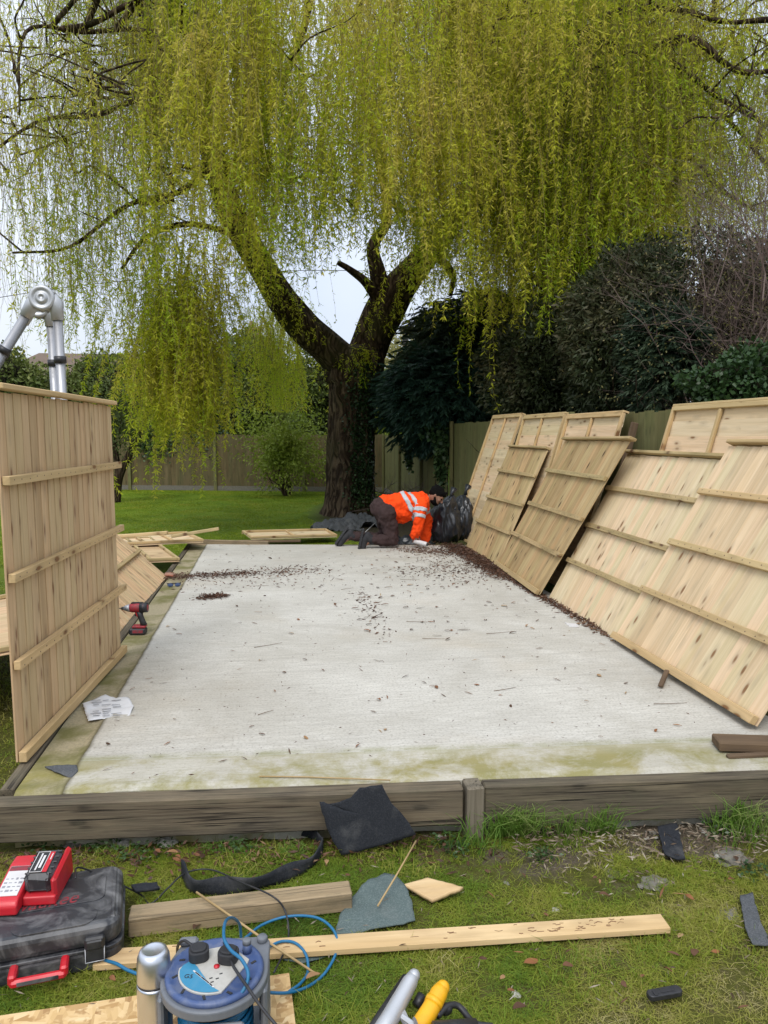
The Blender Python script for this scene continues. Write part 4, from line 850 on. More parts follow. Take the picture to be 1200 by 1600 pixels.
# ================================================================== PEOPLE AND THINGS
def cap_(b, p, q, r0, r1, n=14):
    b.tube([p, Vector(p).lerp(Vector(q), 0.5), q], [r0, (r0 + r1) / 2, r1], n); b.ball(p, r0, n); b.ball(q, r1, n)
FT = bpy.data.textures.new('folds', 'CLOUDS'); FT.noise_scale = 0.09; FT.noise_depth = 2
def folds(o, st):
    m = o.modifiers.new('folds', 'DISPLACE'); m.texture = FT; m.strength = st; m.mid_level = .5; m.texture_coords = 'LOCAL'
def remesh(o, v, it=6, fac=0.6):
    m = o.modifiers.new('remesh', 'REMESH'); m.mode = 'VOXEL'; m.voxel_size = v; m.use_smooth_shade = True
    s_ = o.modifiers.new('smooth', 'SMOOTH'); s_.iterations = it; s_.factor = fac; return o
K0 = V(G(606, 855, 0)); person = empty('person', K0, 'person in an orange high visibility jacket kneeling at the far slab end, head down', 'person')
def J(px, py, Y): return at(px, py, Y) - K0
hip = J(601, 798, 10.05); hn, hf = J(604, 802, 9.93), J(600, 801, 10.17); kn, kf = J(613, 845, 9.9), J(603, 845, 10.2)
an, af = J(579, 843, 9.88), J(548, 838, 10.16); w1, w2, ch = J(619, 792, 10.05), J(638, 789, 10.05), J(653, 786, 10.05)
sn, sf_ = J(659, 786, 9.86), J(658, 785, 10.24); en, ef = J(655, 812, 9.80), J(668, 815, 10.28); wn, wf = J(648, 838, 9.84), J(664, 842, 10.2)
nk, hd = J(669, 780, 10.05), J(682, 775, 10.0)
toen, heeln = J(567, 855, 9.87), J(572, 833, 9.88); toef, heelf = J(530, 851, 10.14), J(546, 829, 10.16)
for q in (kn, kf): q.z = max(q.z, 0.08)
# body: one continuous surface
b = MB()
cap_(b, hip, w1, .12, .115); cap_(b, w1, w2, .115, .125); cap_(b, w2, ch, .125, .12); cap_(b, ch, nk, .09, .052); cap_(b, nk, hd, .05, .07)
for h_, k_, a_, t_ in ((hn, kn, an, toen), (hf, kf, af, toef)): cap_(b, hip, h_, .11, .10); cap_(b, h_, k_, .088, .055); cap_(b, k_, a_, .052, .038); cap_(b, a_, t_, .035, .02)
for s_, e_, w_ in ((sn, en, wn), (sf_, ef, wf)): cap_(b, ch, s_, .10, .06); cap_(b, s_, e_, .05, .04); cap_(b, e_, w_, .038, .026)
fd = Vector((0.66, -0.40, -0.62)).normalized(); upv = Vector((0.5, 0.05, 0.85)); upv = (upv - fd * upv.dot(fd)).normalized(); sdv = fd.cross(upv)
hr = Matrix((fd, sdv, upv)).transposed()
def hp(x, y, z): return hd + hr @ Vector((x, y, z))
b.ball(hd, .1, 20, (0.98, .76, 1.08), hr); b.ball(hp(.03, 0, -.06), .068, 16, (1, .8, .95), hr)
cap_(b, hp(.095, 0, .01), hp(.118, 0, -.022), .011, .015, 8); b.ball(hp(.082, 0, .028), .03, 10, (.6, 1.7, .5), hr)
for sg in (-1, 1): b.ball(hp(-.005, sg * .078, -.005), .03, 10, (.6, .35, 1), hr); b.ball(hp(.07, sg * .036, -.022), .028, 8, (1, 1, 1), hr)
body = remesh(b.build('body', M['skin'], person, True), 0.009, 3)
b = MB()
for sg in (-1, 1): b.ball(hp(.09, sg * .031, .006), .011, 8)
b.build('eyes', M['hair'], body, True)
b = MB(); b.ball(hp(-.022, 0, .035), .108, 20, (1.0, .84, .98), hr, lump=.12, ls=4); b.ball(hp(.03, 0, .08), .07, 14, (1.1, 1.0, .55), hr, lump=.2, ls=5)
for i in range(26): b.ball(hp(random.uniform(-.1, .07), random.uniform(-.06, .06), random.uniform(.06, .115)), random.uniform(.016, .028), 8)
remesh(b.build('hair', M['hair'], body, True), 0.009, 2)
b = MB(); b.ball(hp(.035, 0, -.088), .058, 14, (1.15, 1.05, .62), hr, lump=.15)
for sg in (-1, 1): cap_(b, hp(.01, sg * .068, -.03), hp(.05, sg * .05, -.085), .016, .026, 8)
b.ball(hp(.098, 0, -.044), .02, 8, (.7, 1.6, .45), hr); remesh(b.build('beard', M['hair'], body, True), 0.008, 2)
# trousers
b = MB(); cap_(b, hip, w1, .155, .13)
for h_, k_, a_, ys_ in ((hn, kn, an, -1), (hf, kf, af, 1)):
    cap_(b, hip, h_, .15, .135); cap_(b, h_, h_.lerp(k_, .5), .130, .108); cap_(b, h_.lerp(k_, .5), k_, .108, .082); cap_(b, k_, k_.lerp(a_, .5), .080, .074); cap_(b, k_.lerp(a_, .5), a_, .074, .060)
    for f in (.25, .5, .78): b.ball(k_.lerp(a_, f) + Vector((0, 0, .01)), .080 - .016 * f + random.uniform(0, .006), 10, (.6, 1, 1))
b.ball(hip + Vector((-.05, 0, .03)), .16, 16, (.9, 1.05, 1)); tro = remesh(b.build('trousers', M['trouser'], person, True), 0.011, 4); folds(tro, .065)
# jacket
b = MB(); back = J(612, 787, 10.05)
cap_(b, J(604, 790, 10.05), J(618, 790, 10.05), .150, .165, 18); cap_(b, J(618, 790, 10.05), w2, .168, .175, 18); cap_(b, w2, ch, .178, .160, 18); cap_(b, ch, J(664, 780, 10.05), .135, .08, 18)
for s_, e_, w_ in ((sn, en, wn), (sf_, ef, wf)):
    cap_(b, ch, s_, .14, .092); cap_(b, s_, e_, .092, .078); cap_(b, e_, w_, .078, .062)
    for f in (.2, .45, .7): b.ball(e_.lerp(w_, f), .080 - .012 * f + random.uniform(0, .005), 12, (1, 1, .55))
cap_(b, J(618, 797, 10.03), J(640, 799, 10.03), .145, .135, 16); cap_(b, J(624, 806, 10.03), J(636, 806, 10.03), .10, .09, 14)
jac = remesh(b.build('jacket', M['hivis'], person, True), 0.011, 3); folds(jac, .075)
def tape(c, axis, r, wd=.05, sy=1.0):
    b = MB(); ax = Vector(axis).normalized(); x_ = ax.orthogonal().normalized(); N_ = 48; c = Vector(c); y_ = ax.cross(x_); vs = []; fs = []
    for t_ in range(5):
        for k in range(N_): a = 2 * math.pi * k / N_; vs.append(c + ax * (t_ / 4 - .5) * wd + (x_ * math.cos(a) + y_ * math.sin(a)) * r)
    for t_ in range(4):
        for k in range(N_): k2 = (k + 1) % N_; fs.append((t_ * N_ + k, t_ * N_ + k2, (t_ + 1) * N_ + k2, (t_ + 1) * N_ + k))
    b.add(vs, fs); o = b.build('reflective_tape', M['tape'], jac, True); m = o.modifiers.new('fit', 'SHRINKWRAP'); m.target = jac; m.wrap_method = 'NEAREST_SURFACEPOINT'; m.wrap_mode = 'OUTSIDE_SURFACE'; m.offset = .006
    s_ = o.modifiers.new('thick', 'SOLIDIFY'); s_.thickness = .004; return o
ua = (en - sn).normalized(); tape(sn.lerp(en, .42), ua, .098); tape(sn.lerp(en, .80), ua, .094)
ta = (w2 - hip).normalized(); tape(J(637, 791, 10.05), ta + Vector((.15, 0, .25)), .21, .055); tape(J(650, 789, 10.05), ta + Vector((0.25, 0, .5)), .20, .05)
tape(sf_.lerp(ef, .5), (ef - sf_).normalized(), .098)
# boots
for a_, h_, t_, lab in ((an, heeln, toen, None), (af, heelf, toef, None)):
    b = MB(); cap_(b, a_ + (kn - an).normalized() * .03, a_, .058, .056); cap_(b, a_, h_.lerp(a_, .35), .056, .05); cap_(b, h_.lerp(a_, .4), h_.lerp(t_, .5), .048, .052); cap_(b, h_.lerp(t_, .5), t_, .052, .04)
    bt = remesh(b.build('boot', M['boot'], person, True), 0.008, 2)
    ax = (t_ - h_).normalized(); b = MB(); m = Matrix((ax, Vector((0, 1, 0)), ax.cross(Vector((0, 1, 0))))).transposed(); off = ax.cross(Vector((0, 1, 0))).normalized()
    off = off if off.x < 0 else -off
    b.box(h_.lerp(t_, .5) + off * .045 , (.30, .10, .022), m, .008)
    for k in range(9): b.box(h_.lerp(t_, .5) + off * .058 + ax * (-.125 + k * .031), (.014, .086, .010), m, .003)
    b.build('sole', M['rubber'], bt)
# gloved hands, five fingers each
def hand(name, w_, d_, grip, side):
    d_ = Vector(d_).normalized(); b = MB(); nrm = Vector(grip).normalized(); lat = d_.cross(nrm).normalized() * side; nrm = lat.cross(d_) * side
    pc = w_ + d_ * .05; cap_(b, w_, w_ + d_ * .03, .030, .030, 10)
    b.box(pc + d_ * .01, (.085, .028, .08), Matrix((d_, nrm, lat)).transposed(), .012)
    for i, (L_, o_) in enumerate(((.068, -.030), (.078, -.010), (.073, .010), (.056, .030))):
        p0 = pc + d_ * .048 + lat * o_; p1 = p0 + (d_ * .8 + nrm * .5) * L_ * .45; p2 = p1 + (d_ * .1 + nrm) * L_ * .35; p3 = p2 + (-d_ * .5 + nrm * .6) * L_ * .28
        b.tube([p0, p1, p2, p3], [.0105, .010, .0095, .007], 8); b.ball(p1, .0102, 8); b.ball(p2, .0097, 8); b.ball(p3, .0075, 8)
    t0 = pc - d_ * .02 - lat * .038; t1 = t0 + (-lat * .6 + d_ * .7 + nrm * .3) * .035; t2 = t1 + (d_ * .6 + nrm * .8 + lat * .1) * .03; b.tube([t0, t1, t2], [.013, .012, .009], 8); b.ball(t1, .012, 8); b.ball(t2, .0095, 8)
    return b.build(name, M['glove'], person, True)
tubeC = J(657, 848, 9.80); hand('glove', wn, (J(654, 848, 9.82) - wn), (0.5, -0.1, -0.8), 1); hand('glove', wf, (0.25, 0, -1), (1, 0, 0), -1)
K1 = K0 + tubeC; can = empty('filler_can', K1, 'white foam can held sideways in the gloved hand of the kneeling person', 'can')
b = MB(); cm = Vector((.8, -.55, -.18)).to_track_quat('Z', 'Y').to_matrix(); b.lathe([(.0, -.09), (.029, -.09), (.031, -.085), (.031, .075), (.029, .085), (.020, .095)], 20, (0, 0, 0), cm); b.build('body', M['white'], can, True)
b = MB(); b.lathe([(.021, .092), (.021, .105), (.015, .106)], 16, (0, 0, 0), cm); b.build('cap', M['black'], can, True)
# black bags, felt heap, brushwood
def bag(c, rad, label, neck, seed):
    b = MB(); n, m = 96, 60; vs = []; fs = []
    for i in range(m + 1):
        t_ = math.pi * i / m
        for k in range(n):
            a = 2 * math.pi * k / n; d = Vector((math.sin(t_) * math.cos(a), math.sin(t_) * math.sin(a), math.cos(t_))); s_ = Vector((seed, 0, 0))
            r_ = 1.02 + .22 * mnoise.noise(d * 1.6 + s_) - .20 * abs(mnoise.noise(Vector((d.x * 3, d.y * 3, d.z * 1.2)) + s_)) - .09 * abs(mnoise.noise(Vector((d.x * 6.5, d.y * 6.5, d.z * 2)) + s_)) - .012 * abs(mnoise.noise(d * 15 + s_))
            p = Vector((d.x * rad[0], d.y * rad[1], d.z * rad[2])) * r_
            if d.z > 0: p += Vector(neck) * (d.z ** 6)
            p.z = max(p.z, -rad[2] * .72 + .02 * mnoise.noise(d * 9)); vs.append(p)
    for i in range(m):
        for k in range(n): k2 = (k + 1) % n; fs.append((i * n + k, (i + 1) * n + k, (i + 1) * n + k2, i * n + k2))
    b.add(vs, fs); root = empty('rubbish_bag', (c[0], c[1], c[2] + rad[2] * .72), label, 'bag', 'black rubbish bags'); b.build('sack', M['bag'], root, True)
    b = MB(); e = Vector((neck[0], neck[1], neck[2] + rad[2] * .9)); b.tube([e, e + Vector((.01, 0, .07)), e + Vector((.05, .02, .14))], [.03, .02, .05], 10, bump=.4); b.build('tied_neck', M['bag'], root, True)
bag(G(697, 848, 0) + np.array([0, .15, 0]), (.26, .28, .34), 'full black rubbish bag right of the kneeling person', (.1, 0, .06), 3)
bag(G(728, 845, 0) + np.array([0, .25, 0]), (.20, .30, .33), 'knotted black rubbish bag wedged against the farthest panels', (.05, 0, .1), 9)
for k, (px, py, s_, lb) in enumerate(((560, 822, .42, 'crumpled grey felt heap beside the foot of the willow, behind the boots'), (525, 828, .3, 'small torn dark felt sheet on the lawn edge left of the boots'), (640, 838, .35, 'dark plastic sheet bunched up behind the kneeling person'))):
    c = G(px, py, GZ) if k < 2 else G(px, 852, 0) + np.array([0, .9, -.2]); b = MB(); n = 26; vs = []; fs = []
    for j in range(n + 1):
        for i in range(n + 1):
            u, v_ = i / n * 2 - 1, j / n * 2 - 1; z = .16 * abs(mnoise.noise(Vector((u * 2 + k * 7, v_ * 2, 0)))) + .09 * mnoise.noise(Vector((u * 6, v_ * 6, k))) + .10 * max(0, 1 - u * u - v_ * v_)
            vs.append((u * s_ * 1.5 + .05 * mnoise.noise(Vector((v_ * 3, k, 0))), v_ * s_ * .8, z * s_ / .3 * 1.0))
    for j in range(n):
        for i in range(n): a = j * (n + 1) + i; fs.append((a, a + 1, a + n + 2, a + n + 1))
    b.add(vs, fs); o = b.build('felt_heap', M['felt_grey'] if k < 2 else M['bag'], smooth=True); o.location = c; so = o.modifiers.new('t', 'SOLIDIFY'); so.thickness = .006; tag(o, lb, 'felt')
root = empty('brushwood_pile', (*G(635, 800, GZ)[:2], GZ), 'heap of brown cut twigs against the fence behind the kneeling person', 'twigs'); b = MB()
for i in range(90):
    a = random.uniform(0, 6.28); p = Vector((random.gauss(0, .55), random.gauss(0, .3), random.uniform(.02, .5) * random.uniform(.3, 1))); branchy(b, p, (math.cos(a), math.sin(a) * .4, random.uniform(-.1, .5)), random.uniform(.5, 1.0), .011, 1, .5, 0, 4)
b.build('twigs', M['bare'], root)

# ------------------------------------------------------------------ ladder behind the upright panel
LY = 5.45; hA = at(68, 467, LY); lad = empty('ladder', (hA.x, hA.y, GZ), 'silver folding ladder whose hinge rises above the upright panel', 'ladder')
def LL(px, py, Y): p = at(px, py, Y); return p - Vector((hA.x, hA.y, GZ))
zt = hA.z - GZ; n0 = Vector((0, 0, zt)); f0 = LL(62, 479, LY + .42)
def stile(top, foot, name='stile'):
    b = MB(); b.tube([top, foot], .031, 16); d = (foot - top).normalized(); s = b.build(name, M['silver'], lad, True)
    b = MB(); c = top + d * .30; b.tube([c - d * .022, c + d * .022], .040, 16); b.build('collar', M['black'], s, True)
    b = MB(); c = foot - d * .02; b.tube([c, c + d * .03], .042, 14); b.build('rubber_foot', M['rubber'], s, True)
for c_, big in ((n0, 1), (f0, .85)):
    fx = .085 * big
    stile(c_ + Vector((fx, 0, -.10)), Vector((c_.x + fx + .04, c_.y, 0)))
    stile(c_ + Vector((-.10, 0, -.09)), Vector((c_.x - .10 - .62 * c_.z, c_.y, 0)))
    b = MB(); rot = Matrix.Rotation(R(90), 3, 'X')
    b.lathe([(.0, -.05), (.076, -.05), (.082, -.044), (.082, .046), (.076, .054), (.060, .055), (.055, .047), (.036, .047), (.033, .058), (.016, .060), (.014, .054), (.0, .054)], 36, c_ + Vector((0, 0, 0)), rot)
    for k in range(14): a = k / 14 * 6.28; b.box(c_ + Vector((math.cos(a) * .083, 0, math.sin(a) * .083)), (.012, .07, .014), Matrix.Rotation(-a, 3, 'Y'), .003)
    b.tube([c_ + Vector((.03, 0, .03)), c_ + Vector((fx - .005, 0, -.03)), c_ + Vector((fx, 0, -.14))], [.045, .047, .039], 14)
    b.tube([c_ + Vector((-.03, 0, .02)), c_ + Vector((-.07, 0, -.03)), c_ + Vector((-.12, 0, -.12))], [.045, .046, .039], 14)
    b.build('hinge', M['cast'], lad, True)
for k in range(1, 8):
    z = k * .28 + .1
    b = MB(); b.tube([Vector((n0.x + .09 + .04 * (1 - z / zt), 0, z)), Vector((f0.x + .075 + .04 * (1 - z / zt), f0.y, z))], .016, 10); b.build('rung', M['silver'], lad, True)
    b = MB(); xo = -.10 - .62 * (zt - z); b.tube([Vector((xo, 0, z)), Vector((f0.x + xo, f0.y, z))], .016, 10); b.build('rung', M['silver'], lad, True)

# ------------------------------------------------------------------ impact driver
dr = empty('impact_driver', G(216, 991, -.012), 'red and black impact driver standing on the slab edge by the upright panel', 'power tool', rz=R(-6))
b = MB(); b.tube([(-.055, 0, .205), (-.04, 0, .206), (.0, 0, .208), (.05, 0, .208), (.072, 0, .206), (.08, 0, .206)], [.030, .036, .038, .038, .034, .022], 18); b.build('motor_housing', M['red_dirty'], dr, True)
b = MB(); b.tube([(.022, 0, .208), (.078, 0, .208)], [.0395, .0375], 16); b.box((.0, 0, .243), (.09, .03, .012), None, .004); b.build('housing_grip', M['black'], dr, True)
b = MB(); b.tube([(-.053, 0, .205), (-.075, 0, .204), (-.10, 0, .203)], [.031, .026, .016], 16); b.build('nose', M['silver'], dr, True)
b = MB(); b.tube([(-.098, 0, .203), (-.118, 0, .203)], [.012, .012], 12); b.tube([(-.118, 0, .203), (-.155, 0, .202)], .0035, 8); b.tube([(-.148, 0, .202), (-.166, 0, .202)], .007, 8); b.build('chuck', M['black'], dr, True)
b = MB(); b.tube([(.012, 0, .18), (.022, 0, .14), (.036, 0, .10), (.045, 0, .07)], [.024, .022, .022, .026], 14); b.build('handle', M['black'], dr, True)
b = MB(); b.tube([(-.006, 0, .185), (.004, 0, .15), (.018, 0, .118)], [.020, .014, .010], 10); b.build('handle_trim', M['red'], dr, True)
b = MB(); b.box((-.012, 0, .155), (.012, .016, .03), Matrix.Rotation(R(20), 3, 'Y'), .004); b.build('trigger', M['black'], dr)
b = MB(); b.box((.012, 0, .062), (.10, .07, .02), None, .006); b.build('foot', M['red_dirty'], dr)
b = MB(); b.box((.0, 0, .026), (.125, .078, .05), None, .010); bt = b.build('battery', M['black'], dr)
b = MB(); b.box((.005, -.0395, .03), (.08, .002, .022)); b.build('battery_label', M['darkred'], bt)
# blue safety glasses on the slab edge
gl = empty('safety_glasses', G(272, 917, -.008), 'small dark blue safety glasses lying on the slab edge past the impact driver', 'glasses', rz=R(8))
for sx_ in (-.035, .035): b = MB(); b.ball((sx_, 0, .022), .03, 12, (1, .25, .7)); b.build('lens', M['reel_blue'], gl, True)
b = MB(); b.box((0, 0, .036), (.13, .01, .01), None, .002); b.tube([(-.065, 0, .034), (-.068, .07, .03), (-.06, .13, .012)], .004, 6); b.tube([(.065, 0, .034), (.068, .07, .03), (.06, .13, .012)], .004, 6); b.build('frame', M['black'], gl)
# pink work glove by the heap
b = MB(); 
for k in range(5): b.tube([(0, .01 * k, .02), (.05, .022 * k - .02, .025), (.10, .03 * k - .04, .012)], [.022, .014, .008], 8)
o = b.build('work_glove', M['glove'], smooth=True); o.location = G(258, 902, .0); tag(o, 'limp pale work glove at the slab edge below the flat panel', 'glove')

# ------------------------------------------------------------------ flat pieces: felt, paper, ply
def sheet(name, pts, mat, label, cat, thick=.004, group=None, wav=.006, n=None):
    """flat cut piece; pts = (px, py, z) corners; a fine fan so it can lie slightly uneven"""
    W_ = [V(G(a, b_, c)) for a, b_, c in pts]; c = sum(W_, Vector()) / len(W_); per = []
    for i in range(len(W_)):
        p, q = W_[i], W_[(i + 1) % len(W_)]; m = max(2, int((q - p).length / .02))
        for k in range(m):
            e = p.lerp(q, k / m); per.append(e + (Vector((random.uniform(-1, 1), random.uniform(-1, 1), 0)) * .0025 if k else Vector()))
    NR = 10; vs = [Vector()]; 
    for r_ in range(1, NR + 1): vs += [(p - c) * r_ / NR for p in per]
    m = len(per); fs = [(0, 1 + k, 1 + (k + 1) % m) for k in range(m)]
    for r_ in range(NR - 1):
        for k in range(m): k2 = (k + 1) % m; a = 1 + r_ * m; fs.append((a + k, a + m + k, a + m + k2, a + k2))
    if (per[0] - c).cross(per[m // 4] - c).z < 0: fs = [f[::-1] for f in fs]
    vs = [v + Vector((0, 0, wav * mnoise.noise((v + c) * 9) + wav * .5 * mnoise.noise((v + c) * 25))) for v in vs]
    b = MB(); b.add(vs, fs); o = b.build(name, mat, smooth=True); o.location = c; s_ = o.modifiers.new('t', 'SOLIDIFY'); s_.thickness = thick; s_.offset = 1
    return tag(o, label, cat, group)
g_ = GZ
fT1, fT2, fB = V(G(540, 1243, .004)), V(G(625, 1240, .004)), V(G(590, 1334, g_ + .02)); fn_ = (fT2 - fT1).cross(fB - fT1)
def fz(px, py):
    r_ = V(ray(px, py)); o_ = V(_C); t_ = (fT1 - o_).dot(fn_) / r_.dot(fn_); return (px, py, (o_ + r_ * t_).z)
sheet('roofing_felt', [fz(*q) for q in ((499, 1254), (512, 1258), (530, 1255), (548, 1247), (562, 1229), (597, 1227), (604, 1240), (612, 1256), (633, 1278), (650, 1303), (612, 1318), (572, 1326), (533, 1338), (520, 1316), (508, 1285))], M['felt_black'], 'black felt sheet draped over the front sleeper', 'felt', .004, wav=.012)
sheet('roofing_felt', [(522, 1462, g_ + .02), (530, 1432, g_ + .025), (548, 1404, g_ + .03), (575, 1378, g_ + .03), (600, 1365, g_ + .03), (618, 1370, g_ + .03), (632, 1386, g_ + .03), (643, 1408, g_ + .03), (649, 1440, g_ + .025), (600, 1450, g_ + .02)], M['felt_green'], 'rounded piece of green grey mineral felt on the grass behind the long batten', 'felt', .005, wav=.01)
sheet('roofing_felt', [(438, 1500, g_ + .012), (500, 1488, g_ + .012), (512, 1494, g_ + .012), (470, 1508, g_ + .012)], M['felt_green'], 'sliver of mineral felt just in front of the long batten by the blue cable', 'felt', .004)
sheet('roofing_felt', [(1027, 1293, g_ + .045), (1057, 1287, g_ + .045), (1071, 1343, g_ + .03), (1058, 1344, g_ + .03), (1038, 1337, g_ + .03)], M['felt_black'], 'small black felt offcut with a pale scuff, lying in the grass at the right', 'felt', .006)
sheet('roofing_felt', [(1156, 1400, g_ + .03), (1176, 1396, g_ + .03), (1187, 1440, g_ + .03), (1204, 1478, g_ + .03), (1176, 1478, g_ + .03), (1164, 1450, g_ + .03)], M['felt_grey'], 'long grey felt strip at the right edge of the grass', 'felt', .006)
sheet('roofing_felt', [(205, 1386, g_ + .05), (246, 1381, g_ + .05), (250, 1390, g_ + .05), (212, 1396, g_ + .05)], M['felt_black'], 'small black strip end sticking out behind the tool case', 'felt', .01)
sheet('slate_chip', [(70, 1199, -.004), (90, 1196, .0), (120, 1197, .0), (122, 1205, .0), (112, 1216, -.002), (84, 1206, -.004)], M['felt_grey'], 'blue grey felt scrap on the front left corner of the slab', 'felt', .005, wav=.004)
sheet('paper_sheet', [(129, 1099, .0), (150, 1089, .004), (165, 1086, .006), (181, 1091, .004), (199, 1088, .01), (209, 1104, .008), (202, 1117, .004), (168, 1122, .003), (138, 1127, .0)], M['paper'], 'crumpled printed white paper sheet on the slab edge', 'paper', .001, wav=.012)
pa = COL.objects['paper_sheet']; b = MB(); c0 = Vector(G(168, 1106, .014))
for r_ in range(8):
    for c_ in range(3):
        if random.random() < .75: b.box(V(G(150 + c_ * 16 + random.uniform(-1, 1), 1094 + r_ * 3.4, .013)) - pa.location, (random.uniform(.03, .055), .007, .0012), Matrix.Rotation(R(6), 3, 'Z'))
b.build('print', M['ink'], pa)
sheet('paper_scrap', [(882, 972, .003), (900, 975, .006), (905, 980, .003), (890, 979, .002)], M['white'], 'tiny white scrap at the right side of the slab below the leaning panels', 'paper', .002)
sheet('plywood_square', [(630, 1387, g_ + .025), (668, 1376, g_ + .03), (724, 1391, g_ + .03), (675, 1411, g_ + .025)], M['batten'], 'small square plywood offcut on the grass', 'offcut', .014, wav=0)
# curled black strip standing on edge
pth = smooth_path([V(G(a, b_, g_)) for a, b_ in ((284, 1372), (300, 1397), (350, 1401), (420, 1388), (475, 1366), (503, 1340), (500, 1320), (470, 1306), (405, 1300))], 8); vs = []; fs = []; m = len(pth)
for i, p in enumerate(pth):
    t_ = i / (m - 1); hgt = .075 - .03 * t_; lean = .02 * math.sin(i * .5); q = Vector(tuple(p))
    for k in range(4): vs.append(q + Vector((0, lean * k / 3 - .01, .008 + hgt * k / 3)))
for i in range(m - 1):
    for k in range(3): a = i * 4 + k; fs.append((a, a + 4, a + 5, a + 1))
c = Vector(vs[0]); b = MB(); b.add([v - c for v in vs], fs); o = b.build('rubber_strip', M['felt_black'], smooth=True); o.location = c; s_ = o.modifiers.new('t', 'SOLIDIFY'); s_.thickness = .005; tag(o, 'curved black edging strip looping over the grass towards the sleeper', 'strip')
# timbers in the foreground
beam('timber_post', G(203, 1440, g_ + .045), G(548, 1399, g_ + .05), .085, .07, M['post'], 'short weathered square post lying on the grass beside the tool case', 'post', ch=.004)
lb = beam('timber_batten', G(150, 1500, g_ + .03), G(1040, 1443, g_ + .04), .078, .022, M['batten'], 'long clean pale batten lying across the grass', 'batten', ch=.002)
b = MB(); Lb = (V(G(1040, 1443, g_ + .04)) - V(G(150, 1500, g_ + .03))).length
for k in range(46):
    u = Lb * (random.choice((random.gauss(.86, .03), random.gauss(.80, .05), random.uniform(.1, .95)))); w_ = random.uniform(-.025, .028); a = random.uniform(-.7, .7); L_ = random.uniform(.01, .03)
    b.tube([(u, w_, .0112), (u + L_ * .5, w_ + L_ * a * .5, .0117), (u + L_, w_ + L_ * a * .2, .0112)], random.uniform(.0008, .0018), 4)
mud = b.build('mud_marks', M['smear'], lb); mud['kind'] = 'stuff'
def cane(pts, r_, label, mat='bamboo'):
    P_ = [V(G(*p)) for p in pts]; c = P_[0]; b = MB(); b.tube([p - c for p in P_], r_, 7); o = b.build('thin_cane', M[mat], smooth=True); o.location = c; tag(o, label, 'stick')
cane([(590, 1416, g_ + .05), (618, 1370, g_ + .09), (650, 1314, g_ + .13)], .0035, 'thin cane standing out of the mineral felt piece')
cane([(307, 1394, g_ + .10), (400, 1459, g_ + .08), (494, 1522, g_ + .03)], .004, 'thin cane crossing the short post and the long batten')
cane([(405, 1213, .004), (480, 1214, .004), (610, 1219, .006)], .003, 'very thin straw lying along the front edge of the slab')
cane([(566, 836, .05), (585, 818, .2)], .006, 'pale thin stick beside the boots of the kneeling person', 'silver')
# OSB sheet
p = V(G(452, 1524, g_ + .03)); q = V(G(0, 1591, g_ + .03)); m = frame_mat(p, q - p, (0, 0, 1)); b = MB(); b.box((.8, .3, 0), (1.6, .6, .018), None, .001, jit=.0006)
o = b.build('chipboard_sheet', M['osb']); o.matrix_world = m; tag(o, 'large chipboard sheet on the grass under the cable reel', 'board')

# ------------------------------------------------------------------ tool case
def text_mesh(s_, size, ext, mat, parent, name, mloc, shear=0.0):
    cu = bpy.data.curves.new(name, 'FONT'); cu.body = s_; cu.size = size; cu.extrude = ext; cu.shear = shear; cu.align_x = 'CENTER'; cu.align_y = 'CENTER'
    to = bpy.data.objects.new(name, cu); COL.objects.link(to); bpy.context.view_layer.update()
    me = bpy.data.meshes.new_from_object(to.evaluated_get(bpy.context.evaluated_depsgraph_get())); bpy.data.objects.remove(to)
    me.materials.clear(); me.materials.append(mat); o = bpy.data.objects.new(name, me); COL.objects.link(o); o.parent = parent; o.matrix_local = mloc; return o
P1 = V(G(193, 1508, g_ + .005)); P0 = V(G(29, 1541, g_ + .005)); ax = P1 - P0; ax.z = 0; m = frame_mat(P1, ax, (0, 0, 1))
case = empty('tool_case', None, 'scuffed black plastic tool case with red handle lying on the grass', 'case', mat=m)
CW, CD, CH = .50, .37, .155
def rounded(w, d, r_, n=6, taper=0):
    out = []
    for cx_, cy_, a0 in ((w / 2 - r_, d / 2 - r_, 0), (-w / 2 + r_, d / 2 - r_, 90), (-w / 2 + r_, -d / 2 + r_, 180), (w / 2 - r_, -d / 2 + r_, 270)):
        for k in range(n + 1): a = R(a0 + 90 * k / n); out.append((cx_ + r_ * math.cos(a), cy_ + r_ * math.sin(a)))
    return out
b = MB(); b.prism([(x - CW / 2, y + CD / 2) for x, y in rounded(CW, CD, .055)], 0, .072); b.build('bottom_shell', M['case'], case, bevel=.016)
b = MB(); b.prism([(x - CW / 2, y + CD / 2) for x, y in rounded(CW - .006, CD - .006, .055)], .076, CH); lid = b.build('lid', M['case'], case, bevel=.024)
b = MB(); b.prism([(x - CW / 2, y + CD / 2) for x, y in rounded(CW + .006, CD + .006, .055)], .067, .079); b.build('seam', M['case'], case, bevel=.004)
b = MB(); b.prism([(x - CW * .42, y + CD * .60) for x, y in rounded(.30, .16, .03)], CH - .004, CH + .004); b.prism([(x - CW * .42, y + CD * .18) for x, y in rounded(.26, .10, .045)], CH - .006, CH + .003)
for k in range(2): b.box((-CW + .03 + k * .44, CD / 2, CH - .004), (.02, .30, .012), None, .005)
b.build('lid_panel', M['case'], lid, bevel=.003)
text_mesh('Milwaukee', .088, .0008, M['darkred'], lid, 'lettering', Matrix.Translation((-.29, .175, CH + .0045)) @ Matrix.Scale(.75, 4, (1, 0, 0)), .35)
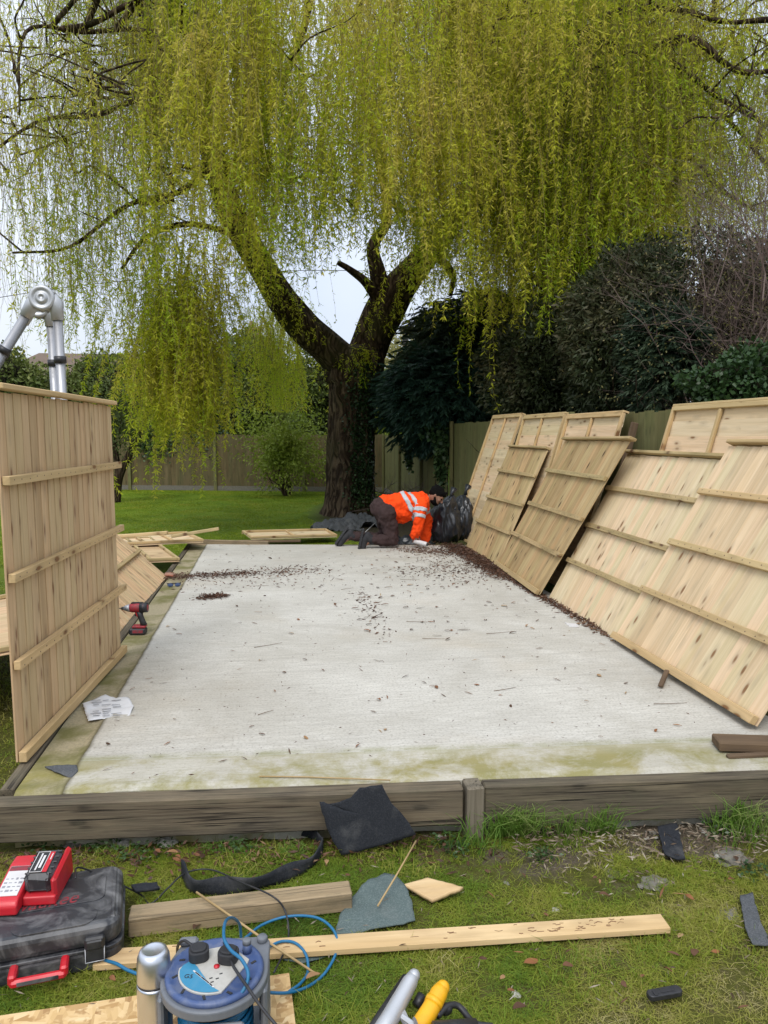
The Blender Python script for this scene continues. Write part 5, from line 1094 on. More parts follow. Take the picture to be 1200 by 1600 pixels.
for lx in (-.085, -.415):
    b = MB(); b.box((lx, -.010, .085), (.062, .022, .085), None, .006); b.box((lx, -.021, .105), (.05, .010, .03), None, .004); la = b.build('latch', M['black'], case)
    b = MB(); b.tube([(lx - .029, -.012, .10), (lx - .029, -.026, .05), (lx + .029, -.026, .05), (lx + .029, -.012, .10)], .0022, 8); b.build('latch_wire', M['silver'], la, True)
b = MB(); hz = .062
b.box((-.25, -.058, hz - .01), (.165, .024, .026), None, .008); b.box((-.325, -.032, hz), (.024, .064, .034), None, .006); b.box((-.175, -.032, hz), (.024, .064, .034), None, .006); hd_ = b.build('handle', M['red'], case)
b = MB(); b.box((-.25, -.0705, hz - .008), (.12, .0012, .012)); b.build('handle_scuff', M['case'], hd_)
b = MB(); b.box((.0015, .17, .06), (.003, .05, .025)); b.build('side_label', M['darkred'], case)
# charger with battery on the case
cm = m @ Matrix.Translation((-.300, .245, CH + .006)) @ Matrix.Rotation(R(-12), 4, 'Z') @ Matrix.Scale(1.08, 4)
chg = empty('battery_charger', None, 'red battery charger standing on the black tool case', 'charger', mat=cm)
b = MB(); prof = [(-.115, 0), (-.115, .03), (-.10, .045), (.06, .072), (.105, .072), (.115, .06), (.115, 0)]
def sideprism(b, prof, x0, x1):
    n = len(prof); vs = [(x, p[0], p[1]) for x in (x0, x1) for p in prof]; fs = [tuple(range(n)), tuple(range(n, 2 * n))[::-1]] + [(i, n + i, n + (i + 1) % n, (i + 1) % n) for i in range(n)]; b.add(vs, fs)
sideprism(b, prof, -.085, -.005); b.build('housing', M['red'], chg, bevel=.007)
b = MB(); sideprism(b, [(-.07, 0), (-.07, .03), (.105, .04), (.115, .03), (.115, 0)], -.006, .095); b.build('battery_dock', M['red'], chg, bevel=.006)
b = MB(); b.box((.088, .02, .058), (.018, .17, .07), Matrix.Rotation(R(6), 3, 'X'), .008); b.build('side_fin', M['red'], chg)
sl = math.atan2(.027, .16); b = MB(); b.box((-.045, -.022, .0595), (.062, .13, .002), Matrix.Rotation(sl, 3, 'X')); lb_ = b.build('label', M['white'], chg)
b = MB()
for r_ in range(4):
    for c_ in range(4): b.box((-.067 + c_ * .0148 + random.uniform(-.001, .001), -.066 + r_ * .017, .0606 + (-.066 + r_ * .017 + .022) * math.tan(sl)), (random.uniform(.006, .012), (.004, .009, .006, .003)[(r_ + c_) % 4], .0008), Matrix.Rotation(sl, 3, 'X'))
b.build('label_print', M['ink'], lb_)
b = MB(); b.box((-.045, .030, .0697), (.06, .02, .0014), Matrix.Rotation(sl, 3, 'X')); b.build('label_band', M['darkred'], lb_)
bm = cm @ Matrix.Translation((.038, .015, .036)) @ Matrix.Rotation(R(7), 4, 'X')
bat = empty('tool_battery', None, 'black tool battery seated in the red charger', 'battery', mat=bm)
b = MB(); b.box((0, 0, .032), (.082, .135, .062), None, .012); b.build('shell', M['case'], bat, bevel=.004)
b = MB(); 
for k in range(5): b.box((0, -.05 + k * .026, .0625), (.084, .006, .006), None, .002)
b.build('grip_ribs', M['black'], bat)
b = MB(); b.box((.0, -.004, .0665), (.052, .10, .002)); bl = b.build('label', M['black'], bat)
b = MB(); b.box((.017, -.004, .068), (.014, .096, .0016)); b.build('label_stripe', M['red'], bl)
b = MB(); 
for sx_, sy_, w_, h_ in ((-.010, .044, .036, .0016), (-.010, -.052, .036, .0016), (-.0275, -.004, .0016, .096), (.0085, -.004, .0016, .096), (-.013, -.004, .005, .08), (-.003, -.004, .007, .06), (.019, .02, .003, .03)): b.box((sx_, sy_, .0695), (w_, h_, .0012))
b.build('label_print', M['white'], bl)
def cable(name, pts, r_, mat, label, cat='cable', parent=None, n=8):
    P_ = [V(G(*p)) if len(p) == 3 else Vector(p[:3]) for p in pts]; P_ = [Vector(tuple(q)) for q in smooth_path(P_, n)]; c = P_[0]; b = MB(); b.tube([p - c for p in P_], r_, 8)
    o = b.build(name, M[mat], parent, True); o.location = c if parent is None else c - parent.location
    if parent is None: tag(o, label, cat)
    return o
cable('charger_lead', [(118, 1372, -.02), (128, 1356, -.06), (215, 1395, g_ + .03), (235, 1412, g_ + .02), (262, 1388, g_ + .04), (290, 1364, g_ + .05), (330, 1359, g_ + .05), (375, 1378, g_ + .09), (425, 1400, g_ + .11), (446, 1425, g_ + .06), (450, 1470, g_ + .03), (428, 1520, g_ + .05)], .0032, 'black', 'thin black lead arching over the short post')

# ------------------------------------------------------------------ flask
fl = empty('vacuum_flask', (*G(240, 1505, .045)[:2], g_ + .041), 'stainless steel vacuum flask standing on the chipboard', 'flask')
b = MB(); b.lathe([(.040, 0), (.045, .003), (.047, .008), (.047, .195), (.0455, .203)], 48); b.build('body', M['steel'], fl, True)
b = MB(); b.lathe([(.0455, .203), (.0455, .209)], 48); b.build('seal_ring', M['black'], fl, True)
b = MB(); b.lathe([(.0455, .209), (.0462, .212), (.0455, .250), (.0435, .275), (.038, .290), (.030, .296), (.026, .294), (.0, .293)], 48); b.build('cup_lid', M['steel'], fl, True)

# ------------------------------------------------------------------ cable reel
RZ = .245; rc = V(G(336, 1516, g_ + .03 + RZ)); reel = empty('cable_reel', (rc.x, rc.y, g_ + .031), 'blue and grey cable reel with plugs standing on the chipboard', 'cable reel', rz=R(-3))
rr_ = .132
def hull_plate(k=1.0):
    pts = []
    for (cx_, cy_, r_) in ((-.085, .112, .03), (.115, .112, .03)): 
        for a in range(0, 360, 20): pts.append((cx_ * k + r_ * math.cos(R(a)), cy_ * k + r_ * math.sin(R(a))))
    for a in range(0, 360, 8): pts.append(((rr_ + .014) * k * math.cos(R(a)), -.005 + (rr_ + .014) * k * math.sin(R(a))))
    pts = sorted(set(pts)); 
    def half(ps):
        h_ = []
        for p in ps:
            while len(h_) > 1 and (h_[-1][0] - h_[-2][0]) * (p[1] - h_[-2][1]) - (h_[-1][1] - h_[-2][1]) * (p[0] - h_[-2][0]) <= 0: h_.pop()
            h_.append(p)
        return h_[:-1]
    return half(pts) + half(pts[::-1])
hp_ = hull_plate(); b = MB(); b.prism(hp_, RZ - .034, RZ - .006); b.build('top_frame', M['reel_grey'], reel, bevel=.006)
b = MB(); b.prism(hull_plate(.98), 0.0, .022); b.build('base_frame', M['reel_grey'], reel, bevel=.006)
for (x, y, w_, d_) in ((-.10, .105, .03, .035), (.128, .10, .03, .05), (-.137, -.02, .016, .10), (.137, .0, .018, .12)):
    b = MB(); b.box((x, y, RZ / 2 - .005), (w_, d_, RZ - .04), None, .006); b.build('side_column', M['reel_grey'], reel)
b = MB(); b.box((.045, -.135, .10), (.09, .016, .19), None, .006); b.build('front_column', M['reel_grey'], reel)
b = MB(); b.box((-.09, .122, RZ + .004), (.055, .024, .022), None, .007); b.build('carry_lug', M['reel_grey'], reel)
b = MB(); b.lathe([(.015, RZ - .01), (.016, RZ + .006), (.013, RZ + .010), (0, RZ + .010)], 16, (.122, .118, 0)); b.build('corner_peg', M['reel_grey'], reel, True)
b = MB(); b.lathe([(.118, RZ - .01), (rr_, RZ - .008), (rr_ + .002, RZ + .002), (rr_ - .003, RZ + .008), (rr_ - .012, RZ + .009), (rr_ - .016, RZ + .005), (.0, RZ + .005)], 56, (0, -.005, 0)); disc = b.build('blue_disc', M['reel_blue'], reel, True)
b = MB()
for k in range(10):
    a = R(36 * k + 10); b.box((math.cos(a) * .106, -.005 + math.sin(a) * .106, RZ + .0055), (.016, .007, .002), Matrix.Rotation(a + .5, 3, 'Z'))
b.build('vent_slots', M['black'], disc)
pl = []
for a in range(175, 290, 8): pl.append((.098 * math.cos(R(a)), -.005 + .098 * math.sin(R(a))))
pl += [(.088, .005), (.092, .022), (.03, .088), (-.03, .075)]
b = MB(); b.prism(pl, RZ + .004, RZ + .010); sp = b.build('socket_plate', M['sock'], disc, bevel=.0015)
pl2 = [(.094 * math.cos(R(a)), -.005 + .094 * math.sin(R(a))) for a in range(180, 285, 8)] + [(-.002, -.075), (-.05, .005), (-.07, .028), (-.088, .012)]
b = MB(); b.prism(pl2, RZ + .0105, RZ + .0115); st = b.build('sticker', M['sticker'], sp)
b = MB()
for k in range(7): b.box((-.05 + .012 * k * .7, -.02 - .009 * k, RZ + .0118), (.02 + .006 * (k % 3), .004, .0008), Matrix.Rotation(R(-50), 3, 'Z'))
b.build('sticker_print', M['white'], st)
text_mesh('G5', .02, .0004, M['black'], st, 'sticker_text', Matrix.Translation((-.066, -.035, RZ + .0120)) @ Matrix.Rotation(R(-10), 4, 'Z'))
b = MB()
for (x, y, a) in ((-.005, -.045, 20), (.012, -.048, 20), (.02, -.03, 20), (.0, -.06, 20), (.035, .052, 20), (.02, .06, 20), (.05, .062, 20)): b.box((x, y, RZ + .0101), (.0085, .004, .001), Matrix.Rotation(R(a), 3, 'Z'))
b.build('socket_holes', M['black'], sp)
b = MB(); b.lathe([(.008, RZ + .01), (.008, RZ + .014), (.0, RZ + .015)], 14, (.005, -.002, 0)); b.build('reset_button', M['red'], sp, True)
b = MB(); b.lathe([(.013, RZ + .004), (.012, RZ + .032), (.0, RZ + .033)], 18, (.083, .058, 0)); kn_ = b.build('winding_knob', M['reel_blue'], disc, True)
b = MB(); b.lathe([(.0125, RZ + .031), (.0125, RZ + .043), (.010, RZ + .045), (.0, RZ + .045)], 18, (.083, .058, 0)); b.build('knob_cap', M['reel_grey'], kn_, True)
b = MB(); b.lathe([(.06, .02), (.06, RZ - .03)], 30); b.build('hub', M['black'], reel, True)
b = MB(); lay = []
for k in range(190):
    t_ = k / 10.0; a = t_ * 2 * math.pi; z = .032 + (.165) * (0.5 + 0.5 * math.sin(t_ * .33)); rad = .088 + .007 * math.sin(t_ * 1.7); lay.append(Vector((math.cos(a) * rad, math.sin(a) * rad, z)))
for ly in range(22):
    z = .030 + ly * .0083; b.tube([Vector((math.cos(a_) * (.096 + .004 * math.sin(ly * 2.1 + a_)), math.sin(a_) * (.096 + .004 * math.sin(ly * 2.1)), z + .002 * math.sin(a_ * 2 + ly))) for a_ in np.linspace(0, 6.28318, 33)], .0047, 7, False)
b.build('coiled_cable', M['cable_blue'], reel, True)
def rl(px, py, z): p = V(G(px, py, z)) - Vector((rc.x, rc.y, g_ + .031)); return Matrix.Rotation(R(3), 3, 'Z') @ p
zt_ = g_ + .031 + RZ
P_ = [rl(*q) for q in ((385, 1563, zt_ - .09), (345, 1582, zt_ - .05), (375, 1555, zt_ + .0), (388, 1525, zt_ + .03), (378, 1500, zt_ + .05), (360, 1484, zt_ + .06), (350, 1465, zt_ + .07), (352, 1441, zt_ + .05), (362, 1434, zt_ - .02), (374, 1444, zt_ - .09), (377, 1468, g_ + .12))]
b = MB(); b.tube([Vector(tuple(q)) for q in smooth_path(P_, 8)], .0048, 8); b.build('cable_loop', M['cable_blue'], reel, True)
P_ = [rl(*q) for q in ((383, 1466, g_ + .06), (410, 1445, g_ + .04), (450, 1432, g_ + .05), (495, 1434, g_ + .06), (522, 1455, g_ + .05), (526, 1485, g_ + .03), (508, 1520, g_ + .02), (480, 1542, g_ + .02), (450, 1551, g_ + .05), (420, 1551, g_ + .07), (400, 1549, g_ + .1))]
b = MB(); b.tube([Vector(tuple(q)) for q in smooth_path(P_, 8)], .0048, 8); b.build('cable_loop', M['cable_blue'], reel, True)
P_ = [rl(*q) for q in ((415, 1482, g_ + .06), (440, 1471, g_ + .05), (462, 1474, g_ + .05), (478, 1492, g_ + .04), (481, 1518, g_ + .02), (470, 1536, g_ + .03), (452, 1549, g_ + .04))]
b = MB(); b.tube([Vector(tuple(q)) for q in smooth_path(P_, 8)], .0048, 8); b.build('cable_loop', M['cable_blue'], reel, True)
cable('extension_lead', [(150, 1498, g_ + .03), (180, 1505, g_ + .05), (200, 1516, g_ + .05), (230, 1526, g_ + .05), (262, 1528, g_ + .06)], .0052, 'cable_blue', 'blue cable end coming out from under the tool case')
def plug(px, py, label, exits, rz):
    c = V(G(px, py, zt_ + .010)); root = empty('power_plug', c, label, 'plug', None, rz=rz)
    b = MB(); b.prism([(x, y * 1.0) for x, y in rounded(.056, .052, .020)], .0, .030); b.prism([(x, y) for x, y in rounded(.044, .04, .016)], .028, .036); b.build('plug_body', M['rubber'], root, bevel=.004)
    P_ = [Matrix.Rotation(-rz, 3, 'Z') @ (V(G(*q)) - c) for q in exits]; b = MB(); b.tube([Vector(tuple(q)) for q in smooth_path([Vector((0, 0, .015))] + P_, 8)], .0042, 8); b.build('lead', M['black'], root, True)
plug(311, 1497, 'grey black plug in the left socket of the cable reel', [(300, 1478, zt_ + .035), (288, 1470, zt_ + .035), (278, 1478, zt_ - .0), (277, 1500, zt_ - .1)], R(8))
plug(357, 1500, 'black plug in the right socket of the reel, its lead running to the bottom edge', [(366, 1512, zt_ + .03), (385, 1540, zt_ + .03), (410, 1576, zt_ + .01), (440, 1612, zt_ - .03), (470, 1650, g_ + .05)], R(-20))

# ------------------------------------------------------------------ saw at the bottom edge
sc_ = V(G(640, 1650, g_)); saw = empty('circular_saw', (sc_.x, sc_.y, g_), 'saw with silver guard arm and yellow handle at the bottom edge', 'saw')
def sl_(px, py, Y): return at(px, py, Y) - Vector((sc_.x, sc_.y, g_))
b = MB(); b.tube([sl_(647, 1522, 2.03), sl_(640, 1536, 2.02), sl_(610, 1590, 1.92), sl_(575, 1650, 1.84)], [.016, .0235, .026, .030], 16); b.ball(sl_(647, 1524, 2.03), .018, 12); b.build('guard_arm', M['cast'], saw, True)
b = MB(); b.tube([sl_(636, 1530, 2.06), sl_(600, 1590, 1.95), sl_(572, 1640, 1.88)], [.018, .024, .028], 12); b.build('arm_shadow_side', M['black'], saw, True)  # black tube added to draw the shaded side of the guard arm
b = MB(); b.tube([sl_(692, 1541, 1.98), sl_(686, 1552, 1.97), sl_(672, 1578, 1.93), sl_(655, 1606, 1.89), sl_(636, 1650, 1.82)], [.019, .025, .025, .027, .030], 16); b.ball(sl_(692, 1543, 1.98), .020, 12)
b.tube([sl_(680, 1562, 1.95), sl_(676, 1570, 1.94)], .0268, 16); b.build('handle', M['yellow'], saw, True)
b = MB(); b.tube([sl_(612, 1640, 1.84), sl_(640, 1650, 1.82)], [.03, .03], 14); b.tube([sl_(628, 1588, 1.9), sl_(650, 1604, 1.87)], .008, 8); b.tube([sl_(620, 1566, 1.97), sl_(655, 1640, 1.83)], .012, 8); b.build('gear_cover', M['cast'], saw)
b = MB(); b.tube([sl_(660, 1556, 2.0), sl_(650, 1572, 1.98)], [.016, .014], 10); b.tube([Vector(tuple(q)) for q in smooth_path([sl_(683, 1588, 1.92), sl_(700, 1572, 1.95), sl_(716, 1572, 1.96), sl_(732, 1590, 1.93), sl_(742, 1600, 1.9), sl_(770, 1604, 1.88)], 6)], .009, 10); b.ball(sl_(696, 1577, 1.95), .017, 10, (1.3, 1, 1)); b.build('power_lead', M['black'], saw, True)
b = MB(); rot = Matrix.Rotation(R(90), 3, 'Y'); b.lathe([(.0, -.002), (.09, -.002), (.092, 0), (.09, .002), (0, .002)], 40, Vector((.0, -.12, .10)), rot); b.build('blade', M['silver'], saw)
b = MB(); b.box((0.03, -.12, .01), (.16, .28, .012), None, .003); b.tube([(0.05, -.10, .12), (.17, -.10, .12)], [.05, .045], 18); b.build('motor', M['black'], saw, True)
# black clip on the grass
cl = empty('plastic_clip', V(G(1038, 1556, g_ + .03)), 'black slotted plastic clip lying in the grass at the lower right', 'clip', rz=R(4)); b = MB()
b.prism(rounded(.115, .034, .014), 0, .018); b.build('body', M['black'], cl, bevel=.004)
b = MB(); b.box((.0, -.002, .0185), (.06, .010, .003), None, .001); b.box((-.035, -.004, .019), (.012, .02, .004), None, .001); b.build('slot', M['rubber'], cl)

# ------------------------------------------------------------------ stones and rubble along the sleepers
def stone(px, py, s_, label, z=g_, mat='stone', sc=(1, .8, .6)):
    b = MB(); b.ball((0, 0, 0), s_, 18, sc, Matrix.Rotation(random.uniform(0, 3), 3, 'Z'), lump=.55, ls=1.8); o = b.build('stone', M[mat], smooth=False); o.location = G(px, py, z); tag(o, label, 'stone', 'stones and rubble along the slab front'); return o
for px, py, s_, lb_, mt in ((190, 1318, .055, 'pale flat stone under the left sleeper above the tool case', 'stone'), (118, 1318, .05, 'grey stone under the left end of the sleeper', 'stone_dark'), (262, 1316, .05, 'pale rubble lump below the sleeper near the brown leaves', 'stone'),
        (958, 1262, .045, 'white rubble lump left of the biggest white one under the right sleeper', 'stone'), (1005, 1258, .075, 'biggest white rubble lump under the right sleeper', 'stone'), (1105, 1232, .06, 'pale rubble piece stuck to the sleeper face near the right edge', 'stone'), (1080, 1270, .04, 'white rubble piece above the black felt offcut', 'stone'),
        (688, 1310, .022, 'small white pebble beside the draped black felt', 'stone'), (956, 1360, .035, 'flat grey stone in the grass left of the black felt offcut', 'stone_dark'), (868, 1424, .018, 'tiny white pebble above the long batten', 'stone'), (806, 1555, .016, 'small grey pebble low in the grass', 'stone'),
        (1145, 1342, .09, 'low earthy stone right of the black felt offcut', 'stone_dark'), (1025, 1380, .07, 'half buried grey stone below the black felt offcut', 'stone_dark'), (1135, 1432, .07, 'half buried stone left of the grey felt strip', 'stone_dark'), (795, 1383, .04, 'half buried stone above the middle of the batten', 'stone_dark'), (748, 1285, .06, 'grey mortar lump at the foot of the short upright timber post', 'stone_dark')):
    o = stone(px, py, s_, lb_, mat=mt, sc=(1, .8, .35) if mt == 'stone_dark' else (1, .8, .6))
    if 1340 < py < 1450 and mt == 'stone_dark': o.location.z -= .012

def inpoly(P, poly):
    x, y = P[:, 0], P[:, 1]; c = np.zeros(len(P), bool); n = len(poly); j = n - 1
    for i in range(n):
        xi, yi = poly[i]; xj, yj = poly[j]; c ^= ((yi > y) != (yj > y)) & (x < (xj - xi) * (y - yi) / (yj - yi + 1e-12) + xi); j = i
    return c
def gp(pts, z=GZ + .02): return [tuple(G(a, b_, z)[:2]) for a, b_ in pts]
EXC = [gp([(-40, 1600), (0, 1592), (452, 1526), (460, 1700), (-200, 1700)]), gp([(150, 1490), (1040, 1432), (1040, 1458), (150, 1510)]), gp([(200, 1424), (546, 1386), (546, 1412), (200, 1455)]), gp([(522, 1462), (548, 1404), (600, 1365), (632, 1386), (649, 1440)]),
       gp([(630, 1387), (668, 1376), (724, 1391), (675, 1411)]), gp([(1027, 1293), (1057, 1287), (1071, 1343), (1038, 1337)]), gp([(1156, 1400), (1176, 1396), (1204, 1478), (1176, 1478)]), gp([(540, 1310), (650, 1303), (533, 1338)]), gp([(995, 1562), (1075, 1545), (1075, 1560), (1005, 1572)]), gp([(438, 1500), (500, 1488), (512, 1494), (470, 1508)]),
       [(P1.x + .02, P1.y - .0), (P1.x - .02, P1.y + .38), (P1.x - .52, P1.y + .30), (P1.x - .5, P1.y - .08)]]
for i in range(26):
    px = random.uniform(940, 1195); py = random.uniform(1250, 1300) if i < 22 else random.uniform(1320, 1400)
    b = MB(); b.ball((0, 0, 0), random.uniform(.006, .018), 10, (1, .8, .5), Matrix.Rotation(random.uniform(0, 3), 3, 'Z'), lump=.7, ls=2.2); o = b.build('rubble_crumb', M['stone' if i % 2 else 'stone_dark']); o.location = G(px, py, g_ + .004)
    if o.location.y > 2.98: o.location.y = 2.98 - random.uniform(0, .06)
    tag(o, 'small pale rubble crumb among the dry leaves below the right sleeper', 'rubble', 'rubble crumbs below the right sleeper')
# ------------------------------------------------------------------ dead leaves
def leaf_mesh(nm, L, Wd, curl, broad):
    b = MB(); n = 7; vs = []; fs = []
    for i in range(n + 1):
        t_ = i / n; w_ = Wd * math.sin(math.pi * min(t_ * .93 + .05, 1)) ** (0.8 if broad else 1.0); z = curl * math.sin(t_ * 3.0) + .002; side = curl * .6
        for k in (-1, 0, 1): vs.append((t_ * L - L / 2, k * w_ / 2 + .15 * Wd * math.sin(t_ * 4 + curl * 50), z + abs(k) * side))
    for i in range(n):
        for k in range(2): a = i * 3 + k; fs.append((a, a + 1, a + 4, a + 3))
    b.add(vs, fs); return b
protos = []
for q, (L, w_, c_, br) in enumerate(((.055, .011, .004, 0), (.07, .009, .002, 0), (.042, .015, .005, 0), (.06, .034, .006, 1), (.05, .028, .008, 1), (.04, .022, .004, 1))):
    me_ = leaf_mesh('l', L, w_, c_, br).build('tmp_leaf', M['deadleaf'], smooth=True); protos.append(me_.data); bpy.data.objects.remove(me_)
def put_leaf(x, y, z, k, label, group, sc=1.0):
    o = bpy.data.objects.new('dead_leaf', protos[k]); COL.objects.link(o); o.location = (x, y, z); o.rotation_euler = (random.gauss(0, .15), random.gauss(0, .15), random.uniform(0, 6.28)); o.scale = (sc,) * 3; tag(o, label, 'leaf', group)
for i in range(150):
    Y = 3.4 + 7.0 * random.random() ** 1.25; x = random.uniform(-.85, 2.35)
    if random.random() < .35: x = 1.2 + abs(random.gauss(0, .7)); Y = random.uniform(5.5, 9.5)
    if x > 2.38: continue
    put_leaf(x, Y, .003, random.choice((0, 0, 1, 1, 2, 5)), 'dark curled dead leaf lying scattered on the pale concrete slab', 'dead leaves scattered on the slab', random.uniform(.5, .9) + .04 * (Y - 3.4))
for i in range(60):
    p = G(random.gauss(640, 90), random.uniform(865, 1000), .003); put_leaf(p[0], p[1], .003, random.choice((0, 1, 2, 5)), 'dark curled dead leaf lying scattered on the pale concrete slab', 'dead leaves scattered on the slab', random.uniform(.8, 1.5))
for px, py in ((592, 1094), (660, 972), (700, 972), (370, 947), (682, 1074), (936, 1056), (455, 990), (572, 930)): p = G(px, py, .004); put_leaf(p[0], p[1], .004, random.choice((3, 4)), 'orange brown broad dead leaf among the darker ones on the slab', 'orange brown leaves on the slab', .7)
gl_ = [(random.uniform(20, 1190), random.uniform(1340, 1590)) for _ in range(70)] + [(random.gauss(830, 50), random.gauss(1290, 12)) for _ in range(34)] + [(random.gauss(270, 25), random.gauss(1340, 8)) for _ in range(9)] + [(random.gauss(850, 20), random.gauss(1255, 6)) for _ in range(9)]
for px, py in gl_:
    p = G(px, py, GZ + .03)
    if any(inpoly(np.array([p[:2]]), e)[0] for e in EXC): continue
    put_leaf(p[0], min(p[1], 3.1), GZ + random.uniform(.022, .05), random.choice((3, 4, 5, 0, 1)), 'brown dead leaf caught in the grass in front of the sleepers', 'dead leaves in the front grass', random.uniform(.45, .85))
def litter(name, P, mat, label, L=(.018, .06), Wd=(.005, .015), seed=3):
    rs = np.random.default_rng(seed); n = len(P); D = rs.normal(size=(n, 3)) * np.array([1, 1, .22]); o = bulk(name, leaf_quads(P, D, rs.uniform(*L, n), rs.uniform(*Wd, n)), 4, M[mat], rnd=rs.uniform(0, 1, n)); o['kind'] = 'stuff'; o['label'] = label; o['category'] = 'leaf litter'; return o
def gauss_line(n, a, b_, s_, z0=.006, z1=.03):
    a, b_ = np.array(a), np.array(b_); t_ = RNG.uniform(0, 1, n)[:, None]; p = a[None, :2] * (1 - t_) + b_[None, :2] * t_ + RNG.normal(size=(n, 2)) * s_; return np.column_stack([p, RNG.uniform(z0, z1, n) ])
P = np.concatenate([gauss_line(5200, (2.42, 10.0), (2.46, 7.6), (.09, .12)), gauss_line(1500, (2.46, 7.6), (2.49, 5.2), (.03, .1), .004, .015), gauss_line(900, (1.75, 9.7), (2.35, 9.2), (.16, .14), .004, .018), gauss_line(420, (1.9, 8.8), (2.3, 7.8), (.25, .4), .004, .012), gauss_line(320, (1.45, 8.0), (2.2, 7.8), (.3, .3), .004, .010)])
litter('leaf_litter', P, 'litter', 'dark leaf litter swept along the right side of the slab')
P = np.concatenate([gauss_line(850, G(250, 903), G(390, 897), (.07, .10), .004, .022), gauss_line(420, G(380, 897), G(490, 890), (.16, .16), .004, .012), gauss_line(420, G(312, 935), G(350, 932), (.03, .05), .004, .022), gauss_line(260, G(270, 910), G(500, 905), (.2, .35), .004, .010), gauss_line(130, G(560, 925), G(600, 990), (.06, .2), .003, .008)])
litter('leaf_litter', P, 'litter', 'broken line of leaf litter across the far left part of the slab', seed=4)
P = np.column_stack([RNG.uniform(-.85, 2.4, 700), RNG.uniform(3.3, 9.9, 700), RNG.uniform(.003, .006, 700)]); litter('leaf_litter', P, 'litter', 'fine brown crumbs of bark and leaf spread all over the slab', (.006, .03), (.002, .006), 6)
def front_y(x): return 3.25 + (x + 1.1) * (2.97 - 3.25) / 3.72 - .10
xx = RNG.uniform(1.0, 2.5, 1300) ; yy = front_y(xx) - np.abs(RNG.normal(size=1300)) * .15 + .02; P = np.column_stack([xx, yy, GZ + RNG.uniform(.01, .05, 1300)])
litter('leaf_litter', P, 'dry', 'pale dry willow leaves strewn below the right sleeper', (.02, .05), (.003, .008), 7)
xx = RNG.uniform(-1.4, .9, 900); yy = front_y(xx) - np.abs(RNG.normal(size=900)) * .10 + .02; P = np.column_stack([xx, yy, GZ + RNG.uniform(.01, .04, 900)]); litter('leaf_litter', P, 'litter', 'brown leaf crumbs under the left sleeper', (.02, .05), (.005, .014), 8)
xx = RNG.uniform(-1.3, 2.4, 800); yy = RNG.uniform(1.6, 2.9, 800); P = np.column_stack([xx, yy, GZ + RNG.uniform(.015, .04, 800)]); litter('leaf_litter', P, 'dry', 'stray pale dry leaf slivers in the front grass', (.015, .045), (.002, .006), 9)
for i in range(12):
    x, y = random.uniform(-.7, 2.2), random.uniform(3.5, 8.5); a = random.uniform(-.6, .6); L = random.uniform(.08, .22); b = MB()
    b.tube([(0, 0, .003), (L * .4 * math.cos(a), L * .4 * math.sin(a), .008), (L * math.cos(a + .25), L * math.sin(a + .25), .003)], [.002, .0018, .001], 5); o = b.build('fallen_twig', M['oldtimber']); o.location = (x, y, .002); tag(o, 'thin dark curved willow twig lying on the slab', 'twig', 'thin twigs on the slab')

# ------------------------------------------------------------------ grass
def fbm(P, sc, seed):
    rs = np.random.default_rng(seed); k = rs.normal(size=(10, 2)) * sc; ph = rs.uniform(0, 6.28, 10); return np.mean(np.sin(P[:, :2] @ k.T + ph), axis=1)
def blades(name, P, h0, h1, w_, mat, label, lean=.45, seed=1, three=True, parent=None):
    rs = np.random.default_rng(seed); n = len(P); h_ = rs.uniform(h0, h1, n)[:, None]; a = rs.uniform(0, 6.28, n); side = np.column_stack([np.cos(a), np.sin(a), np.zeros(n)]); ln = rs.normal(size=(n, 3)) * lean; ln[:, 2] = 1; ln = unit(ln)
    mid = P + ln * h_ * .55 ; tip = P + (ln + np.column_stack([rs.normal(size=(n, 2)) * lean, np.full(n, -.25)])) * h_
    q = np.concatenate([np.stack([P - side * w_ / 2, P + side * w_ / 2, mid + side * w_ * .4, mid - side * w_ * .4], axis=1), np.stack([mid - side * w_ * .4, mid + side * w_ * .4, tip + side * w_ * .05, tip - side * w_ * .05], axis=1)]).reshape(-1, 3)
    rv = np.clip(.45 + .9 * fbm(P, 5, seed) + rs.normal(size=n) * .2, 0, 1); o = bulk(name, q, 4, M[mat], rnd=np.concatenate([rv, rv])); o['kind'] = 'stuff'; o['label'] = label; o['category'] = 'grass'; return o
N = 330000; P = np.column_stack([RNG.uniform(-1.7, 2.5, N), RNG.uniform(1.55, 3.22, N)]); keep = P[:, 1] < front_y(P[:, 0]) + .02
soil = .85 - (((P[:, 0] - 1.6) * .75) ** 2 + ((P[:, 1] - 2.95) * 2.0) ** 2) + fbm(P, 9, 5) * 1.3 + fbm(P, 24, 6) * .8
keep &= RNG.uniform(0, 1, N) > np.clip(soil * 1.5, 0, .93); patch = fbm(P, 6, 9) + fbm(P, 20, 10) * .7; keep &= RNG.uniform(0, 1, N) > np.clip(-patch * 1.2, 0, .7)
for e in EXC: keep &= ~inpoly(P, e)
P = P[keep]; P = np.column_stack([P, np.full(len(P), GZ - .004)]); print('grass', len(P)); blades('grass', P, .016, .046, .0027, 'grass', 'short mossy yellow green grass in front of the slab', .75, 3)
P2 = P[(fbm(P, 8, 21) > .12) & (RNG.uniform(0, 1, len(P)) < .16)]; blades('grass', P2, .035, .08, .0032, 'grass', 'longer straggly grass blades in the front lawn', .5, 4)
def tuft(px, py, n, s_, h_):
    c = G(px, py, GZ); x_ = RNG.normal(c[0], s_, n); return np.column_stack([x_, np.minimum(RNG.normal(c[1], s_ * .5, n), front_y(x_) + .015), np.full(n, GZ)])
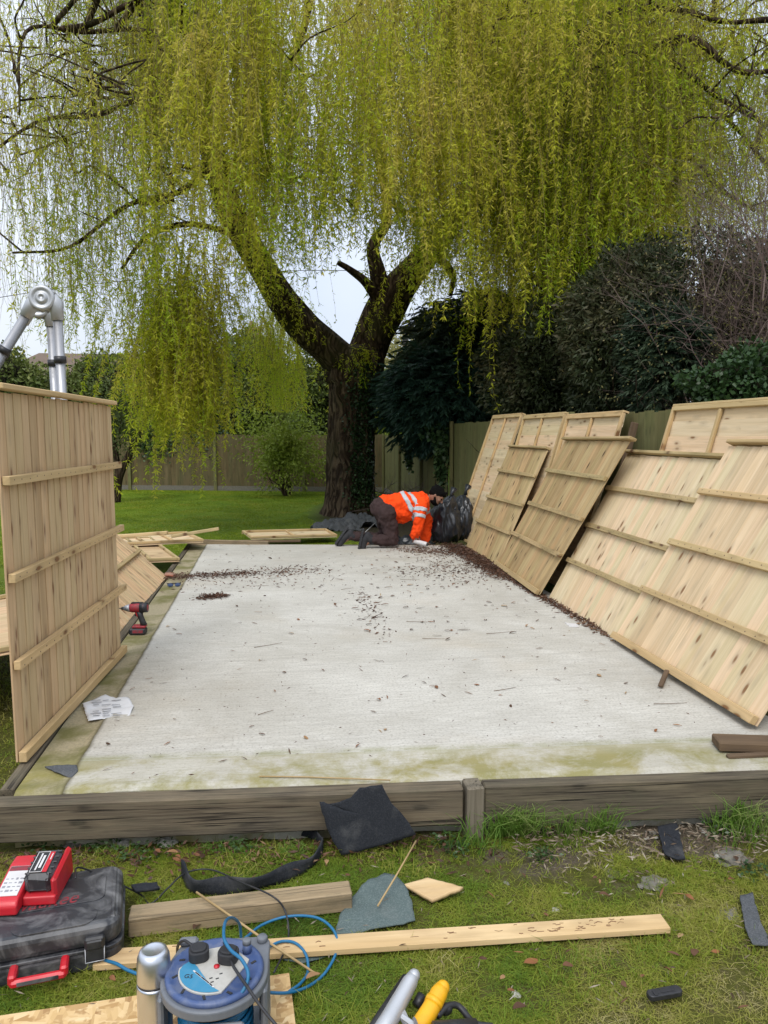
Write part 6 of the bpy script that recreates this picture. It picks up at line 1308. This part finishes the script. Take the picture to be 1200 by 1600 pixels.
P = np.concatenate([tuft(795, 1280, 420, .045, 0), tuft(775, 1285, 160, .03, 0), tuft(880, 1290, 90, .05, 0), tuft(925, 1285, 120, .03, 0), tuft(1150, 1300, 200, .06, 0), tuft(1180, 1315, 90, .07, 0), tuft(740, 1330, 60, .05, 0)])
blades('grass', P, .10, .26, .0042, 'grass_tall', 'tall fresh grass tufts growing against the right sleeper', .3, 5)
P = np.concatenate([tuft(x, 1335, 60, .04, 0) for x in (330, 350, 385, 450, 470, 170)]); blades('grass', P, .03, .08, .004, 'grass_tall', 'bright grass tufts at the foot of the left sleeper', .5, 6)
N = 42000; P = np.column_stack([RNG.uniform(-3.6, -1.22, N), RNG.uniform(2.9, 9.5, N), np.full(N, GZ - .004)]); blades('grass', P, .02, .055, .005, 'grass', 'rough grass left of the slab behind the upright panel', .6, 7)
N = 210000; P = np.column_stack([RNG.uniform(-7.5, 3.3, N), 10.6 + 15 * RNG.uniform(0, 1, N) ** 1.3, np.full(N, GZ - .006)]); u_ = ((P[:, 0] - 2.6) * .55) ** 2 + ((P[:, 1] - 15.8) * .2) ** 2 + fbm(P, 2, 3) * .5; P = P[u_ > .95]
blades('grass', P, .02, .05, .011, 'grass_far', 'mown bright green lawn beyond the slab', .6, 8)
# small leafy weeds by the sleepers
W1 = []
for k, (px, py, s_) in enumerate(((205, 1345, .05), (245, 1330, .05), (715, 1335, .035), (700, 1320, .04), (845, 1345, .03), (370, 1330, .04), (1190, 1370, .05), (1130, 1310, .05), (70, 1325, .05), (160, 1330, .04))):
    n = 70; P = RNG.normal(size=(n, 3)) * np.array([s_, s_ * .6, 0]); P[:, 2] = RNG.uniform(.01, .05, n); W1.append(P + np.array(G(px, py, GZ)))
P = np.concatenate(W1); o = bulk('weeds', leaf_quads(P, RNG.normal(size=(len(P), 3)) * np.array([1, 1, .4]), .022, .011), 4, M['laurel'], rnd=RNG.uniform(.3, 1, len(P))); o['kind'] = 'stuff'; o['label'] = 'low leafy green weeds growing along the foot of the sleepers'; o['category'] = 'weeds'
print('script done', len(bpy.data.objects))
